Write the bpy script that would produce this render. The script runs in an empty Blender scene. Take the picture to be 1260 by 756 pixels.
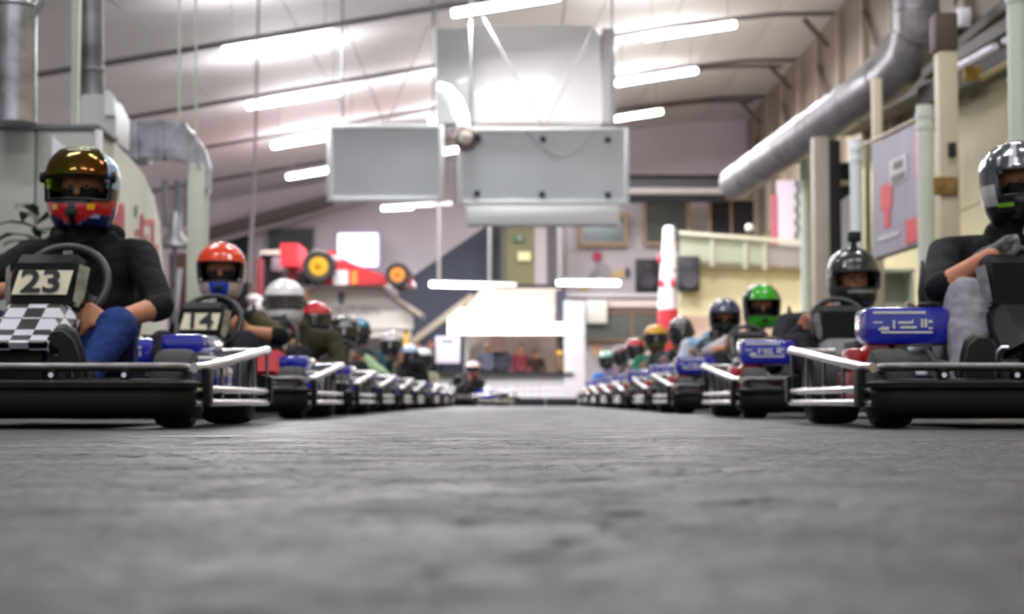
import bpy, bmesh, math, random
import numpy as np
from mathutils import Vector, Matrix, noise
random.seed(7)
C = bpy.context.scene.collection
scene = bpy.context.scene
# ---------------------------------------------------------------- camera
F = 2000.0
CAM_Z = 0.09
PITCH = math.atan((494 - 378) / F)
cam_data = bpy.data.cameras.new('camera')
cam = bpy.data.objects.new('camera', cam_data); C.objects.link(cam)
cam.location = (0, 0, CAM_Z)
cam.rotation_euler = (math.pi / 2 + PITCH, 0, 0)
cam_data.sensor_width = 36.0
cam_data.lens = F * 36.0 / 1260.0
cam_data.clip_start = 0.02; cam_data.clip_end = 200
cam_data.dof.use_dof = True
cam_data.dof.focus_distance = 3.3
cam_data.dof.aperture_fstop = 4.5
scene.camera = cam
# ---------------------------------------------------------------- world, exposure
world = bpy.data.worlds.new('world'); scene.world = world
world.use_nodes = True
bg = world.node_tree.nodes['Background']
bg.inputs[0].default_value = (0.86, 0.92, 1.0, 1); bg.inputs[1].default_value = 0.55
scene.view_settings.view_transform = 'Standard'
scene.view_settings.look = 'None'
scene.view_settings.exposure = 0.3
scene.view_settings.gamma = 1.0
scene.view_settings.use_curve_mapping = False
try:
    scene.cycles.use_denoising = True
    scene.cycles.max_bounces = 7; scene.cycles.diffuse_bounces = 6; scene.cycles.glossy_bounces = 3
    scene.cycles.transmission_bounces = 4; scene.cycles.sample_clamp_indirect = 6
except Exception: pass
TUBE = 9.0      # emission of the fluorescent tubes
LAMP_W = 190.0   # watts of the light under each lamp
HALL = math.radians(3.4)   # the hall stands slightly turned to the kart rows
# ---------------------------------------------------------------- helpers
def P(px, py, D):
    u = (px - 630) / F; v = (378 - py) / F
    dy = math.cos(PITCH) - v * math.sin(PITCH); dz = math.sin(PITCH) + v * math.cos(PITCH)
    return Vector((u * D / dy, D, CAM_Z + dz * D / dy))
def H(x, y, z):
    return Vector((x, y + x * math.tan(HALL), z))      # bays run slightly askew to the kart rows
def lin(c): return tuple(((v / 255) / 12.92 if v <= 10 else ((v / 255 + 0.055) / 1.055) ** 2.4) for v in c)
MATS = {}
def mat(name, rgb, rough=0.5, metal=0.0, var=0.0, vscale=6.0, bump=0.0, bscale=60.0, coat=0.0, emit=0.0, rgb2=None, spec=0.5, stretch=None):
    if name in MATS: return MATS[name]
    m = bpy.data.materials.new(name); MATS[name] = m; m.use_nodes = True
    nt = m.node_tree; b = nt.nodes['Principled BSDF']
    c = lin(rgb); b.inputs['Base Color'].default_value = (*c, 1)
    b.inputs['Roughness'].default_value = rough; b.inputs['Metallic'].default_value = metal
    b.inputs['Specular IOR Level'].default_value = spec
    if coat: b.inputs['Coat Weight'].default_value = coat; b.inputs['Coat Roughness'].default_value = 0.08
    if emit:
        b.inputs['Emission Color'].default_value = (*c, 1); b.inputs['Emission Strength'].default_value = emit
    if var or bump:
        tc = nt.nodes.new('ShaderNodeTexCoord'); src = tc.outputs['Object']
        if stretch:
            mp = nt.nodes.new('ShaderNodeMapping'); mp.inputs['Scale'].default_value = stretch
            nt.links.new(src, mp.inputs[0]); src = mp.outputs[0]
    if var:
        n = nt.nodes.new('ShaderNodeTexNoise'); n.inputs['Scale'].default_value = vscale; n.inputs['Detail'].default_value = 5
        nt.links.new(src, n.inputs['Vector'])
        r = nt.nodes.new('ShaderNodeValToRGB'); r.color_ramp.elements[0].position = 0.3; r.color_ramp.elements[1].position = 0.7
        lo = lin(rgb2) if rgb2 else tuple(v * (1 - var) for v in c); hi = tuple(min(1, v * (1 + var * 0.5)) for v in c)
        r.color_ramp.elements[0].color = (*lo, 1); r.color_ramp.elements[1].color = (*hi, 1)
        nt.links.new(n.outputs['Fac'], r.inputs[0]); nt.links.new(r.outputs[0], b.inputs['Base Color'])
    if bump:
        n2 = nt.nodes.new('ShaderNodeTexNoise'); n2.inputs['Scale'].default_value = bscale; n2.inputs['Detail'].default_value = 6
        nt.links.new(src, n2.inputs['Vector'])
        bp = nt.nodes.new('ShaderNodeBump'); bp.inputs['Strength'].default_value = bump; bp.inputs['Distance'].default_value = 0.01
        nt.links.new(n2.outputs['Fac'], bp.inputs['Height']); nt.links.new(bp.outputs[0], b.inputs['Normal'])
    return m
class MB:
    def __init__(s): s.v = []; s.f = []; s.m = []; s.xf = None
    def add(s, vs, fs, mi=0):
        o = len(s.v)
        if s.xf is not None: vs = [s.xf @ Vector(p) for p in vs]
        s.v += [tuple(p) for p in vs]; s.f += [tuple(i + o for i in f) for f in fs]; s.m += [mi] * len(fs)
        return s
    def box(s, lo, hi, ch=0.0, mi=0):
        x0, y0, z0 = lo; x1, y1, z1 = hi
        if ch <= 0:
            vs = [(x, y, z) for z in (z0, z1) for y in (y0, y1) for x in (x0, x1)]
            fs = [(0, 2, 3, 1), (4, 5, 7, 6), (0, 1, 5, 4), (2, 6, 7, 3), (0, 4, 6, 2), (1, 3, 7, 5)]
            return s.add(vs, fs, mi)
        ch = min(ch, (x1 - x0) / 2.01, (y1 - y0) / 2.01, (z1 - z0) / 2.01)
        bm = bmesh.new(); bmesh.ops.create_cube(bm, size=1)
        for v in bm.verts: v.co = Vector(((x0 + x1) / 2 + v.co.x * (x1 - x0), (y0 + y1) / 2 + v.co.y * (y1 - y0), (z0 + z1) / 2 + v.co.z * (z1 - z0)))
        bmesh.ops.bevel(bm, geom=bm.edges[:], offset=ch, segments=2, profile=0.5, affect='EDGES')
        s.add([v.co.copy() for v in bm.verts], [[v.index for v in f.verts] for f in bm.faces], mi); bm.free()
        return s
    def obox(s, a, b, w, h, mi=0):      # beam from a to b, w wide, h high
        a = Vector(a); b = Vector(b); d = (b - a).normalized()
        up = Vector((0, 0, 1)) if abs(d.z) < 0.95 else Vector((0, 1, 0))
        r = d.cross(up).normalized(); u = r.cross(d).normalized()
        vs = [p + r * i * w / 2 + u * j * h / 2 for p in (a, b) for (i, j) in ((-1, -1), (1, -1), (1, 1), (-1, 1))]
        return s.add(vs, [(0, 3, 2, 1), (4, 5, 6, 7), (0, 1, 5, 4), (1, 2, 6, 5), (2, 3, 7, 6), (3, 0, 4, 7)], mi)
    def tube(s, pts, r, n=10, closed=False, mi=0, cap=True):
        pts = [Vector(p) for p in pts]; k = len(pts); rs = r if isinstance(r, (list, tuple)) else [r] * k
        vs = []; fs = []; prev = None
        for i, p in enumerate(pts):
            if closed: t = (pts[(i + 1) % k] - pts[i - 1]).normalized()
            else: t = (pts[min(i + 1, k - 1)] - pts[max(i - 1, 0)]).normalized()
            if prev is None:
                ref = Vector((0, 0, 1)) if abs(t.z) < 0.9 else Vector((1, 0, 0)); a = t.cross(ref).normalized()
            else:
                a = (prev - t * prev.dot(t)).normalized()
            prev = a; b = t.cross(a)
            for j in range(n):
                th = 2 * math.pi * j / n; vs.append(p + (a * math.cos(th) + b * math.sin(th)) * rs[i])
        for i in range(k if closed else k - 1):
            i2 = (i + 1) % k
            for j in range(n): fs.append((i * n + j, i * n + (j + 1) % n, i2 * n + (j + 1) % n, i2 * n + j))
        if cap and not closed: fs.append(tuple(range(n))[::-1]); fs.append(tuple((k - 1) * n + j for j in range(n)))
        return s.add(vs, fs, mi)
    def lathe(s, prof, c=(0, 0, 0), axis='z', n=24, mi=0, ring=False):   # prof: (radius, height)
        if ring: prof = list(prof) + [prof[0]]
        vs = []; fs = []; k = len(prof)
        for (r, h) in prof:
            for j in range(n):
                t = 2 * math.pi * j / n; a, b = r * math.cos(t), r * math.sin(t)
                p = {'z': (a, b, h), 'x': (h, a, b), 'y': (a, h, b)}[axis]
                vs.append((p[0] + c[0], p[1] + c[1], p[2] + c[2]))
        for i in range(k - 1):
            for j in range(n): fs.append((i * n + j, i * n + (j + 1) % n, (i + 1) * n + (j + 1) % n, (i + 1) * n + j))
        if not ring: fs.append(tuple(range(n))[::-1]); fs.append(tuple((k - 1) * n + j for j in range(n)))
        return s.add(vs, fs, mi)
    def ell(s, c, r, n=16, mi=0, rot=None):
        vs = []; fs = []; c = Vector(c)
        for i in range(n // 2 + 1):
            a = math.pi * i / (n // 2)
            for j in range(n):
                t = 2 * math.pi * j / n
                p = Vector((r[0] * math.sin(a) * math.cos(t), r[1] * math.sin(a) * math.sin(t), r[2] * math.cos(a)))
                if rot is not None: p = rot @ p
                vs.append(c + p)
        for i in range(n // 2):
            for j in range(n): fs.append((i * n + j, (i + 1) * n + j, (i + 1) * n + (j + 1) % n, i * n + (j + 1) % n))
        return s.add(vs, fs, mi)
    def prism(s, poly, y0, y1, mi=0, plane='xz'):     # polygon in xz between depths y0 and y1
        k = len(poly)
        def q(p, y): return (p[0], y, p[1]) if plane == 'xz' else ((y, p[0], p[1]) if plane == 'yz' else (p[0], p[1], y))
        vs = [q(p, y0) for p in poly] + [q(p, y1) for p in poly]
        fs = [tuple(range(k)), tuple(range(2 * k - 1, k - 1, -1))] + [(i, k + i, k + (i + 1) % k, (i + 1) % k) for i in range(k)]
        return s.add(vs, fs, mi)
    def sweep(s, path, prof, mi=0):      # horizontal path of (x, y); prof of (outward offset, z), closed loop
        k = len(path); n = len(prof); vs = []; fs = []
        for i in range(k):
            a = Vector(path[max(i - 1, 0)]); b = Vector(path[min(i + 1, k - 1)]); t = (b - a).normalized(); nn = Vector((t.y, -t.x))
            for (o, z) in prof: vs.append((path[i][0] + nn.x * o, path[i][1] + nn.y * o, z))
        for i in range(k - 1):
            for j in range(n): fs.append((i * n + j, (i + 1) * n + j, (i + 1) * n + (j + 1) % n, i * n + (j + 1) % n))
        fs.append(tuple(range(n))); fs.append(tuple((k - 1) * n + j for j in range(n))[::-1])
        return s.add(vs, fs, mi)
    def build(s, name, mats, parent=None, smooth=True, ang=40):
        me = bpy.data.meshes.new(name); me.from_pydata(s.v, [], s.f); me.validate()
        if not isinstance(mats, (list, tuple)): mats = [mats]
        for m in mats: me.materials.append(m)
        if len(mats) > 1 and len(me.polygons) == len(s.m): me.polygons.foreach_set('material_index', s.m)
        bm = bmesh.new(); bm.from_mesh(me); bmesh.ops.recalc_face_normals(bm, faces=bm.faces[:]); bm.to_mesh(me); bm.free()
        if smooth: me.shade_smooth(); me.set_sharp_from_angle(angle=math.radians(ang))
        me.update()
        o = bpy.data.objects.new(name, me); C.objects.link(o)
        if parent is not None: o.parent = parent
        return o
def tag(o, label=None, cat=None, group=None, kind=None):
    if label: o['label'] = label
    if cat: o['category'] = cat
    if group: o['group'] = group
    if kind: o['kind'] = kind
    return o
def thing(name, label, cat, loc=(0, 0, 0), rz=0.0, group=None):
    o = bpy.data.objects.new(name, None); C.objects.link(o); o.location = loc; o.rotation_euler = (0, 0, rz)
    o.empty_display_size = 0.1
    return tag(o, label, cat, group)
def kids(o): return [c for c in bpy.data.objects if c.parent == o]
def copy_tree(o, tree, parent=None, skip=()):
    c = o.copy(); C.objects.link(c); c.parent = parent
    for k in ('label', 'group'):
        if parent is None and k in c: del c[k]
    for ch in tree.get(o.name, []):
        if ch.name.split('.')[0] in skip: continue
        copy_tree(ch, tree, c, skip)
    return c
def tree_of(root):
    t = {}
    for o in bpy.data.objects:
        if o.parent is not None: t.setdefault(o.parent.name, []).append(o)
    return t
def text_mesh(txt, size, depth=0.002, name='lettering', mats=None, parent=None, loc=(0, 0, 0), rot=(math.pi / 2, 0, 0), bold=0.0, sx=1.0):
    cu = bpy.data.curves.new(name, 'FONT'); cu.body = txt; cu.size = size; cu.extrude = depth; cu.offset = bold
    cu.align_x = 'CENTER'; cu.align_y = 'CENTER'; cu.resolution_u = 3
    t = bpy.data.objects.new(name, cu); C.objects.link(t)
    dg = bpy.context.evaluated_depsgraph_get(); me = bpy.data.meshes.new_from_object(t.evaluated_get(dg))
    bpy.data.objects.remove(t); bpy.data.curves.remove(cu)
    o = bpy.data.objects.new(name, me); C.objects.link(o); me.materials.clear(); me.materials.append(mats)
    o.location = loc; o.rotation_euler = rot; o.scale = (sx, 1, 1); o.parent = parent
    return o
# ================================================================ the hall (structure)
def pbox(name, x0, y0, x1, y1, D, dep, m, parent=None, ch=0.0, mi=0):
    """a box whose front face spans the given picture rectangle at distance D"""
    a = P(x0, y1, D); b = P(x1, y0, D)
    mb = MB().box((a.x, D, a.z), (b.x, D + dep, b.z), ch)
    return mb.build(name, m, parent)
def S(o): o['kind'] = 'structure'; return o
WALLW = mat('painted_wall', (244, 236, 246), 0.7, var=0.06, vscale=.8)
def floor_mat():
    m = bpy.data.materials.new('worn_concrete'); m.use_nodes = True; nt = m.node_tree; b = nt.nodes['Principled BSDF']; L = nt.links.new
    tc = nt.nodes.new('ShaderNodeTexCoord')
    def noi(sc, det=6, st=(1, 1, 1), rough=.6):
        mp = nt.nodes.new('ShaderNodeMapping'); mp.inputs['Scale'].default_value = st; L(tc.outputs['Object'], mp.inputs[0])
        n = nt.nodes.new('ShaderNodeTexNoise'); n.inputs['Scale'].default_value = sc; n.inputs['Detail'].default_value = det; n.inputs['Roughness'].default_value = rough
        L(mp.outputs[0], n.inputs['Vector']); return n.outputs['Fac']
    def ramp(src, p0, c0, p1, c1):
        r = nt.nodes.new('ShaderNodeValToRGB'); r.color_ramp.elements[0].position = p0; r.color_ramp.elements[1].position = p1
        r.color_ramp.elements[0].color = (*lin(c0), 1); r.color_ramp.elements[1].color = (*lin(c1), 1); L(src, r.inputs[0]); return r.outputs[0]
    def mul(a, c, f):
        x = nt.nodes.new('ShaderNodeMixRGB'); x.blend_type = 'MULTIPLY'; x.inputs[0].default_value = f; L(a, x.inputs[1]); L(c, x.inputs[2]); return x.outputs[0]
    base = ramp(noi(1.3), .3, (76, 75, 78), .7, (104, 102, 104))
    base = mul(base, ramp(noi(7, 8), .35, (150, 148, 148), .62, (255, 255, 255)), .75)
    base = mul(base, ramp(noi(240, 5, rough=.8), .44, (90, 90, 92), .56, (255, 255, 255)), .9)
    base = mul(base, ramp(noi(60, 6, rough=.75), .40, (120, 118, 118), .52, (255, 255, 255)), .7)
    base = mul(base, ramp(noi(26, 6, (1, .09, 1), .7), .40, (110, 108, 108), .56, (255, 255, 255)), .8)
    base = mul(base, ramp(noi(200, 4, (1, .07, 1), .7), .42, (95, 94, 94), .55, (255, 255, 255)), .85)
    base = mul(base, ramp(noi(2.6, 6, (.35, 1.6, 1)), .42, (120, 118, 118), .56, (255, 255, 255)), .6)
    L(base, b.inputs['Base Color'])
    rg = nt.nodes.new('ShaderNodeMapRange'); L(noi(5, 6), rg.inputs[0]); rg.inputs[1].default_value = .3; rg.inputs[2].default_value = .7; rg.inputs[3].default_value = .34; rg.inputs[4].default_value = .6
    L(rg.outputs[0], b.inputs['Roughness'])
    b1 = nt.nodes.new('ShaderNodeBump'); b1.inputs['Strength'].default_value = .55; b1.inputs['Distance'].default_value = .003; L(noi(260, 6, rough=.75), b1.inputs['Height'])
    b2 = nt.nodes.new('ShaderNodeBump'); b2.inputs['Strength'].default_value = .2; b2.inputs['Distance'].default_value = .003; L(noi(60, 6), b2.inputs['Height']); L(b1.outputs[0], b2.inputs['Normal'])
    L(b2.outputs[0], b.inputs['Normal'])
    return m
FLOOR = floor_mat()
def make_floor():
    ys = [-3, -1, -.2]; y = .35
    while y < 5.0: ys.append(y); y += .0028 + y * .0026 if y < 3.4 else .02
    ys += [5.2, 6, 8, 11, 15, 20, 26, 34, 42, 50]
    xs = [-13, -9, -6, -4, -3, -2.4] + list(np.linspace(-2, 2, 461)) + [2.4, 3, 4, 6, 8, 11]
    vs = []
    for yy in ys:
        fade = max(0, min(1, (4.6 - yy) / .8)) * (1 if yy > .2 else 0)
        for xx in xs:
            z = 0.0
            if fade > 0 and abs(xx) < 2.01:
                z = .0010 * noise.noise(Vector((xx * 9, yy * 9, 0))) + .0026 * noise.noise(Vector((xx * 42, yy * 34, 3))) + .0020 * noise.noise(Vector((xx * 95, yy * 95, 3)))
                z += .0016 * noise.noise(Vector((xx * 1.2, yy * 1.9, 9)))
                c = abs(noise.noise(Vector((xx * .9 + 4, yy * 2.2, 5))) + .12 * noise.noise(Vector((xx * 14, yy * 14, 2))))
                if c < .02: z -= .006 * (1 - c / .02)
                z *= fade * min(1, (2.01 - abs(xx)) / .3)
                z -= .002 * fade * 0
            vs.append((xx, yy, z))
    n = len(xs); fs = [(j * n + i, j * n + i + 1, (j + 1) * n + i + 1, (j + 1) * n + i) for j in range(len(ys) - 1) for i in range(n - 1)]
    return S(MB().add(vs, fs).build('floor', FLOOR))
make_floor()
S(MB().box((-13, -3, -.2), (11, 50, -.012)).build('floor_slab', FLOOR))
# roof: long shallow curve, boards run across, thin beams between the bays
def roof_z(x): return 7.42 + .185 * x if x < 3.4 else (8.049 + .12 * (x - 3.4) if x < 5.6 else (8.313 + .03 * (x - 5.6)))
XS = [-11, -8.6, -6.2, -3.8, -1.4, 1.0, 3.4, 4.5, 5.6, 7.1]
CEIL = mat('white_roof_panel', (240, 237, 238), 0.6, var=0.05, vscale=.6)
BEAM = mat('grey_purlin', (120, 114, 116), 0.5, metal=.2, var=.15, vscale=5)
bays = [-4.2, .5, 5.2, 9.9, 14.7, 19.4, 24.1, 28.9, 33.7, 38.4, 43.2, 48.0]
ceil = S(bpy.data.objects.new('ceiling', None)); C.objects.link(ceil)
for i in range(len(bays) - 1):
    for j in range(len(XS) - 1):
        g = .012
        a, b = XS[j] + g, XS[j + 1] - g; y0, y1 = bays[i] + g, bays[i + 1] - g
        vs = [H(x, y, roof_z(x) + dz) for dz in (0, .05) for (x, y) in ((a, y0), (b, y0), (b, y1), (a, y1))]
        MB().add(vs, [(0, 3, 2, 1), (4, 5, 6, 7), (0, 1, 5, 4), (1, 2, 6, 5), (2, 3, 7, 6), (3, 0, 4, 7)]).build('ceiling_panel', CEIL, ceil, smooth=False)
vs = [H(x, y, roof_z(x) + dz) for dz in (.06, .16) for y in (bays[0], bays[-1]) for x in XS]; n = len(XS)
fs = [(i, i + 1, n + i + 1, n + i) for i in range(n - 1)] + [(2 * n + i, 2 * n + i + 1, 3 * n + i + 1, 3 * n + i) for i in range(n - 1)]
MB().add(vs, fs).build('roof_deck', BEAM, ceil)
for y in bays[5:]:
    m = MB(); th = .07 if y < 44 else .16
    for j in range(len(XS) - 1):
        m.obox(H(XS[j], y, roof_z(XS[j]) - th / 2), H(XS[j + 1], y, roof_z(XS[j + 1]) - th / 2), .10, th)
    S(m.build('beam', BEAM))
# lower bottom-chord arcs near the right-hand side (shallow arches under the roof)
for y in (38.4, 43.0):
    m = MB(); pts = [H(1.6 + t * 4.9, y, 7.45 + .7 * math.sin(min(1, t * 1.15) * math.pi / 2)) for t in np.linspace(0, 1, 12)]
    m.tube(pts, .045, 8); S(m.build('arched_brace', mat('brown_brace', (112, 96, 96), .5)))
# walls
o = S(MB().add([H(-11, 47.0, -.1), H(6.9, 47.0, -.1), H(6.9, 47.0, 8.6), H(-11, 47.0, 5.6), H(-11, 47.2, -.1), H(6.9, 47.2, -.1), H(6.9, 47.2, 8.6), H(-11, 47.2, 5.6)],
    [(0, 1, 2, 3), (4, 7, 6, 5), (0, 4, 5, 1), (1, 5, 6, 2), (2, 6, 7, 3), (3, 7, 4, 0)]).build('wall_back', WALLW))
OLV = mat('olive_cream_panel', (206, 196, 150), 0.6, var=.1, vscale=.7)
BRN = mat('brown_cladding', (150, 138, 124), 0.65, var=.2, vscale=1.2)
wr = S(bpy.data.objects.new('wall_right', None)); C.objects.link(wr)
for i in range(len(bays) - 1):
    y0, y1 = bays[i] + .01, bays[i + 1] - .01
    for (z0, z1, mm) in ((0, 1.5, OLV), (1.52, 3.0, OLV), (3.02, 4.7, OLV), (4.72, 8.5, BRN)):
        vs = [H(x, y, z) for x in (6.9, 7.0) for (y, z) in ((y0, z0), (y1, z0), (y1, z1), (y0, z1))]
        MB().add(vs, [(0, 1, 2, 3), (4, 7, 6, 5), (0, 4, 5, 1), (1, 5, 6, 2), (2, 6, 7, 3), (3, 7, 4, 0)]).build('wall_panel', mm, wr, smooth=False)
for y in np.arange(19, 46.5, 2.35):
    q = H(6.9, y, 0); MB().box((6.76, q.y - .08, 4.6), (6.9, q.y + .08, 8.2), .004).build('stud', mat('stud_beige', (176, 164, 146), .6), wr)
for y in bays[5:-1]:
    q = H(6.9, y, 0); MB().obox((6.72, q.y, 7.6), (6.2, q.y, 8.2), .08, .1).obox((6.8, q.y + .1, 6.2), (6.8, q.y + 2.0, 7.8), .05, .1).build('knee_brace', mat('brown_brace', (112, 96, 96), .5), wr)
S(MB().add([H(x, y, z) for x in (-11.1, -11) for (y, z) in ((-3, -.1), (47, -.1), (47, 5.6), (-3, 5.6))],
    [(0, 1, 2, 3), (4, 7, 6, 5), (0, 4, 5, 1), (1, 5, 6, 2), (2, 6, 7, 3), (3, 7, 4, 0)]).build('wall_left', WALLW))
# ---------------------------------------------------------------- lamps
TUBM = mat('fluorescent_tube', (255, 252, 255), .5, emit=TUBE)
HOUS = mat('lamp_housing_white', (225, 225, 225), .45)
DEAD = mat('unlit_tube', (200, 200, 205), .3)
def lamp(cx, cy, cz, L, slope, label, power=LAMP_W, rods=True, lit=1.0, w=.07, rz=HALL, top=None, rpos=None, up=None):
    t = thing('strip_lamp', label, 'lamp', (cx, cy, cz), rz, 'strip lamps under the roof')
    R = Matrix.Rotation(-slope, 4, 'Y')
    m = MB(); m.xf = R; m.box((-L / 2, -.035, .04), (L / 2, .035, .09), .01); m.build('housing', HOUS, t)
    m = MB(); m.xf = R
    x1 = -L / 2 + L * lit
    m.tube([(-L / 2 + .01, 0, 0), (-L / 2 + .03, 0, 0), (x1 - .03, 0, 0), (x1 - .01, 0, 0)], [w * .5, w * .72, w * .72, w * .5], 14); m.build('tube', TUBM, t)
    if lit < 1:
        m = MB(); m.xf = R; m.tube([(x1, 0, .01), (L / 2 - .01, 0, .01)], w * .5, 12); m.build('dark_tube', DEAD, t)
    if rods:
        for s in (rpos or (-.42, .42)):
            p = R @ Vector((s * L, 0, .08)); q = H(0, 0, 0)
            zt = (top if top else roof_z((Vector((cx, cy, 0)) + Matrix.Rotation(rz, 3, 'Z') @ Vector((s * L, 0, 0))).x + cy * .06)) - cz
            if zt > p.z + .05: MB().tube([p, (p.x, p.y, zt)], .006 if rods is True else rods, 6).build('hanger', mat('hanger_grey', (112, 108, 108), .6), t)
    if power:
        ud = bpy.data.lights.new('lamp_glow', 'AREA'); ud.shape = 'RECTANGLE'; ud.size = L * lit; ud.size_y = .25; ud.energy = power * (UPL if up is None else up); ud.color = (1, .98, 1)
        uo = bpy.data.objects.new('lamp_glow', ud); C.objects.link(uo); uo.parent = t; uo.location = (0, 0, .0); uo.rotation_euler = (math.pi, -slope, 0)
        ld = bpy.data.lights.new('lamp_light', 'AREA'); ld.shape = 'RECTANGLE'; ld.size = L * lit; ld.size_y = .12; ld.energy = power; ld.color = (1, .98, 1)
        lo = bpy.data.objects.new('lamp_light', ld); C.objects.link(lo); lo.parent = t; lo.location = (0, 0, -.08); lo.rotation_euler = (0, -slope, 0)
    return t
def lamp_px(px, py, D, L, slope, label, **k):
    p = P(px, py, D); k.setdefault('power', LAMP_W * (1.35 if D > 29 else 1.0)); return lamp(p.x, D, p.z, L, slope, label, **k)
UPL = .3
SL = math.atan(.178)
lamp_px(343, 53, 25.5, 1.8, SL, 'white strip lamp beside the dim near roof bay, over the grey cabin side')
lamp_px(362, 122.5, 29.8, 1.77, SL, 'second white strip lamp of the row nearest the square duct')
lamp_px(388, 172, 34.0, 1.85, SL, 'third strip lamp of its row, its end behind the square grey board')
lamp_px(394, 212, 38.2, 1.6, SL, 'fourth strip lamp, partly behind the square grey board')
lamp_px(623, 7, 25.4, 1.75, SL, 'strip lamp in front of the white air box, cut by the picture top')
lamp_px(577, 142, 34.2, 1.75, SL, 'strip lamp seen as a short stub between the white air box and the hanging boards')
lamp_px(574, 183, 38.5, 1.7, SL, 'strip lamp seen as a short stub in the gap between the two hanging boards')
lamp_px(850, 39, 30.4, 1.76, .16, 'white strip lamp nearest the silver round duct')
lamp_px(808, 95.5, 34.0, 1.78, .17, 'broad white strip lamp between the air box and the round duct')
lamp_px(771, 145, 38.2, 1.75, .17, 'white strip lamp just above the wide framed board corner')
lamp_px(513, 254.5, 41.0, 1.8, .06, 'half-lit strip lamp hanging below the square grey board', lit=.45, w=.08, rods=.012, power=20)
lamp_px(582, 351.5, 40.0, 2.15, -.02, 'low hanging strip lamp in front of the blue-grey stair wall', lit=.75, rods=.05, w=.085, power=22, top=7.3, rpos=(-.39, .19))
lamp_px(724, 348.5, 40.0, 1.58, 0.0, 'low hanging strip lamp in front of the racer mural', rods=.085, w=.085, power=22, top=7.68, rpos=(-.435,))
for y in (17.5, 11.5, 6.5, 1.5):     # the same rows go on overhead, above the picture
    for x in (-3.5 if y > 8 else -3.2, .1, 3.6):
        row = {0: 'over the karts of the gold-visor driver', 1: 'over the open lane between the karts', 2: 'over the karts of the grey-gloved driver'}[(x > -1) + (x > 2)]
        lamp(x, y, roof_z(x) - .8, 1.8, SL, 'overhead strip lamp %s, %s from the camera' % (row, {1.5: 'first', 6.5: 'second', 11.5: 'third', 17.5: 'fourth'}[y]), power=LAMP_W * (.35 if y < 14 else .5), up=.15)
# ---------------------------------------------------------------- ventilation
GALV = mat('galvanised_sheet', (190, 190, 196), .3, metal=.85, var=.35, vscale=5, rgb2=(130, 130, 136))
GALD = mat('galvanised_dull', (140, 140, 145), .4, metal=.7, var=.35, vscale=4, rgb2=(90, 92, 96))
def duct(name, label, pts, r, mats, seams=(), n=28, cat='duct'):
    t = thing(name, label, cat, pts[0]); o0 = Vector(pts[0]); q = [Vector(p) - o0 for p in pts]
    MB().tube(q, r, n).build('pipe', mats, t, ang=30)
    for i, f in seams:
        a, b = q[i], q[i + 1]; d = (b - a).normalized(); c = a.lerp(b, f)
        MB().tube([c - d * .02, c - d * .012, c + d * .012, c + d * .02], [r * 1.0, r * 1.045, r * 1.045, r], n).build('seam_ring', mats, t)
    return t
a = P(1127, -60, 21.7); b = P(1127, 40, 21.7); e = P(1118, 72, 21.9); e2 = P(1098, 95, 22.2); c = P(1060, 118, 22.8); d = P(905, 226, 29.5)
duct('round_duct', 'large silver round duct with an elbow running along under the roof', [a, b, e, e2, c, d], .31, mat('galvanised_round', (150, 148, 152), .42, metal=.6, var=.25, vscale=4),
     [(0, .75), (1, .1), (4, .04), (4, .25), (4, .31), (4, .5), (4, .7), (4, .85), (3, .3)])
m = MB().box((-.5, -.5, -.35), (.5, .5, .35)); 
# left: stub pipe, pole, slim pipe, white junction box
pa = P(17, 152, 10.3); pb = P(17, -60, 10.3)
t = duct('round_duct', 'wide galvanised pipe rising from the grey cabin roof', [pa, pb], .145, GALV, [(0, .68)])
MB().obox(P(40, 22, 10.15) - pa, P(52, 0, 10.15) - pa, .03, .03).build('bracket', GALD, t)
pa = P(113, 122, 12.0); pb = P(111, -50, 12.0)
duct('round_duct', 'slim dull pipe rising from the white junction box', [pa, pb], .09, GALD, [(0, .2)])
t = thing('junction_box', 'white sheet-metal box at the foot of the slim pipe', 'duct box', P(122, 178, 12.0))
o0 = Vector(t.location); a, b = P(104, 178, 12) - o0, P(148, 120, 12) - o0
MB().prism([(a.x, a.z), (b.x, a.z), (b.x, b.z - .12), (b.x - .06, b.z), (a.x, b.z)], -.12, .3).build('box_body', mat('white_sheet', (205, 208, 208), .4, metal=.2), t)
MB().prism([(b.x - .075, b.z - .16), (b.x + .0, b.z - .16), (b.x - .01, b.z - .02), (b.x - .05, b.z + .02), (b.x - .075, b.z + .02)], -.16, -.12).build('bright_flange', mat('white_sheet_bright', (240, 240, 242), .3), t)
t = thing('support_pole', 'pale square pole beside the slim pipe, above the cabin', 'pole', P(92, 158, 11.0)); o0 = Vector(t.location)
MB().obox((0, 0, 0), P(95, -30, 11.0) - o0, .05, .05).build('pole_shaft', mat('pale_green_paint', (200, 208, 190), .4), t)
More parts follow.
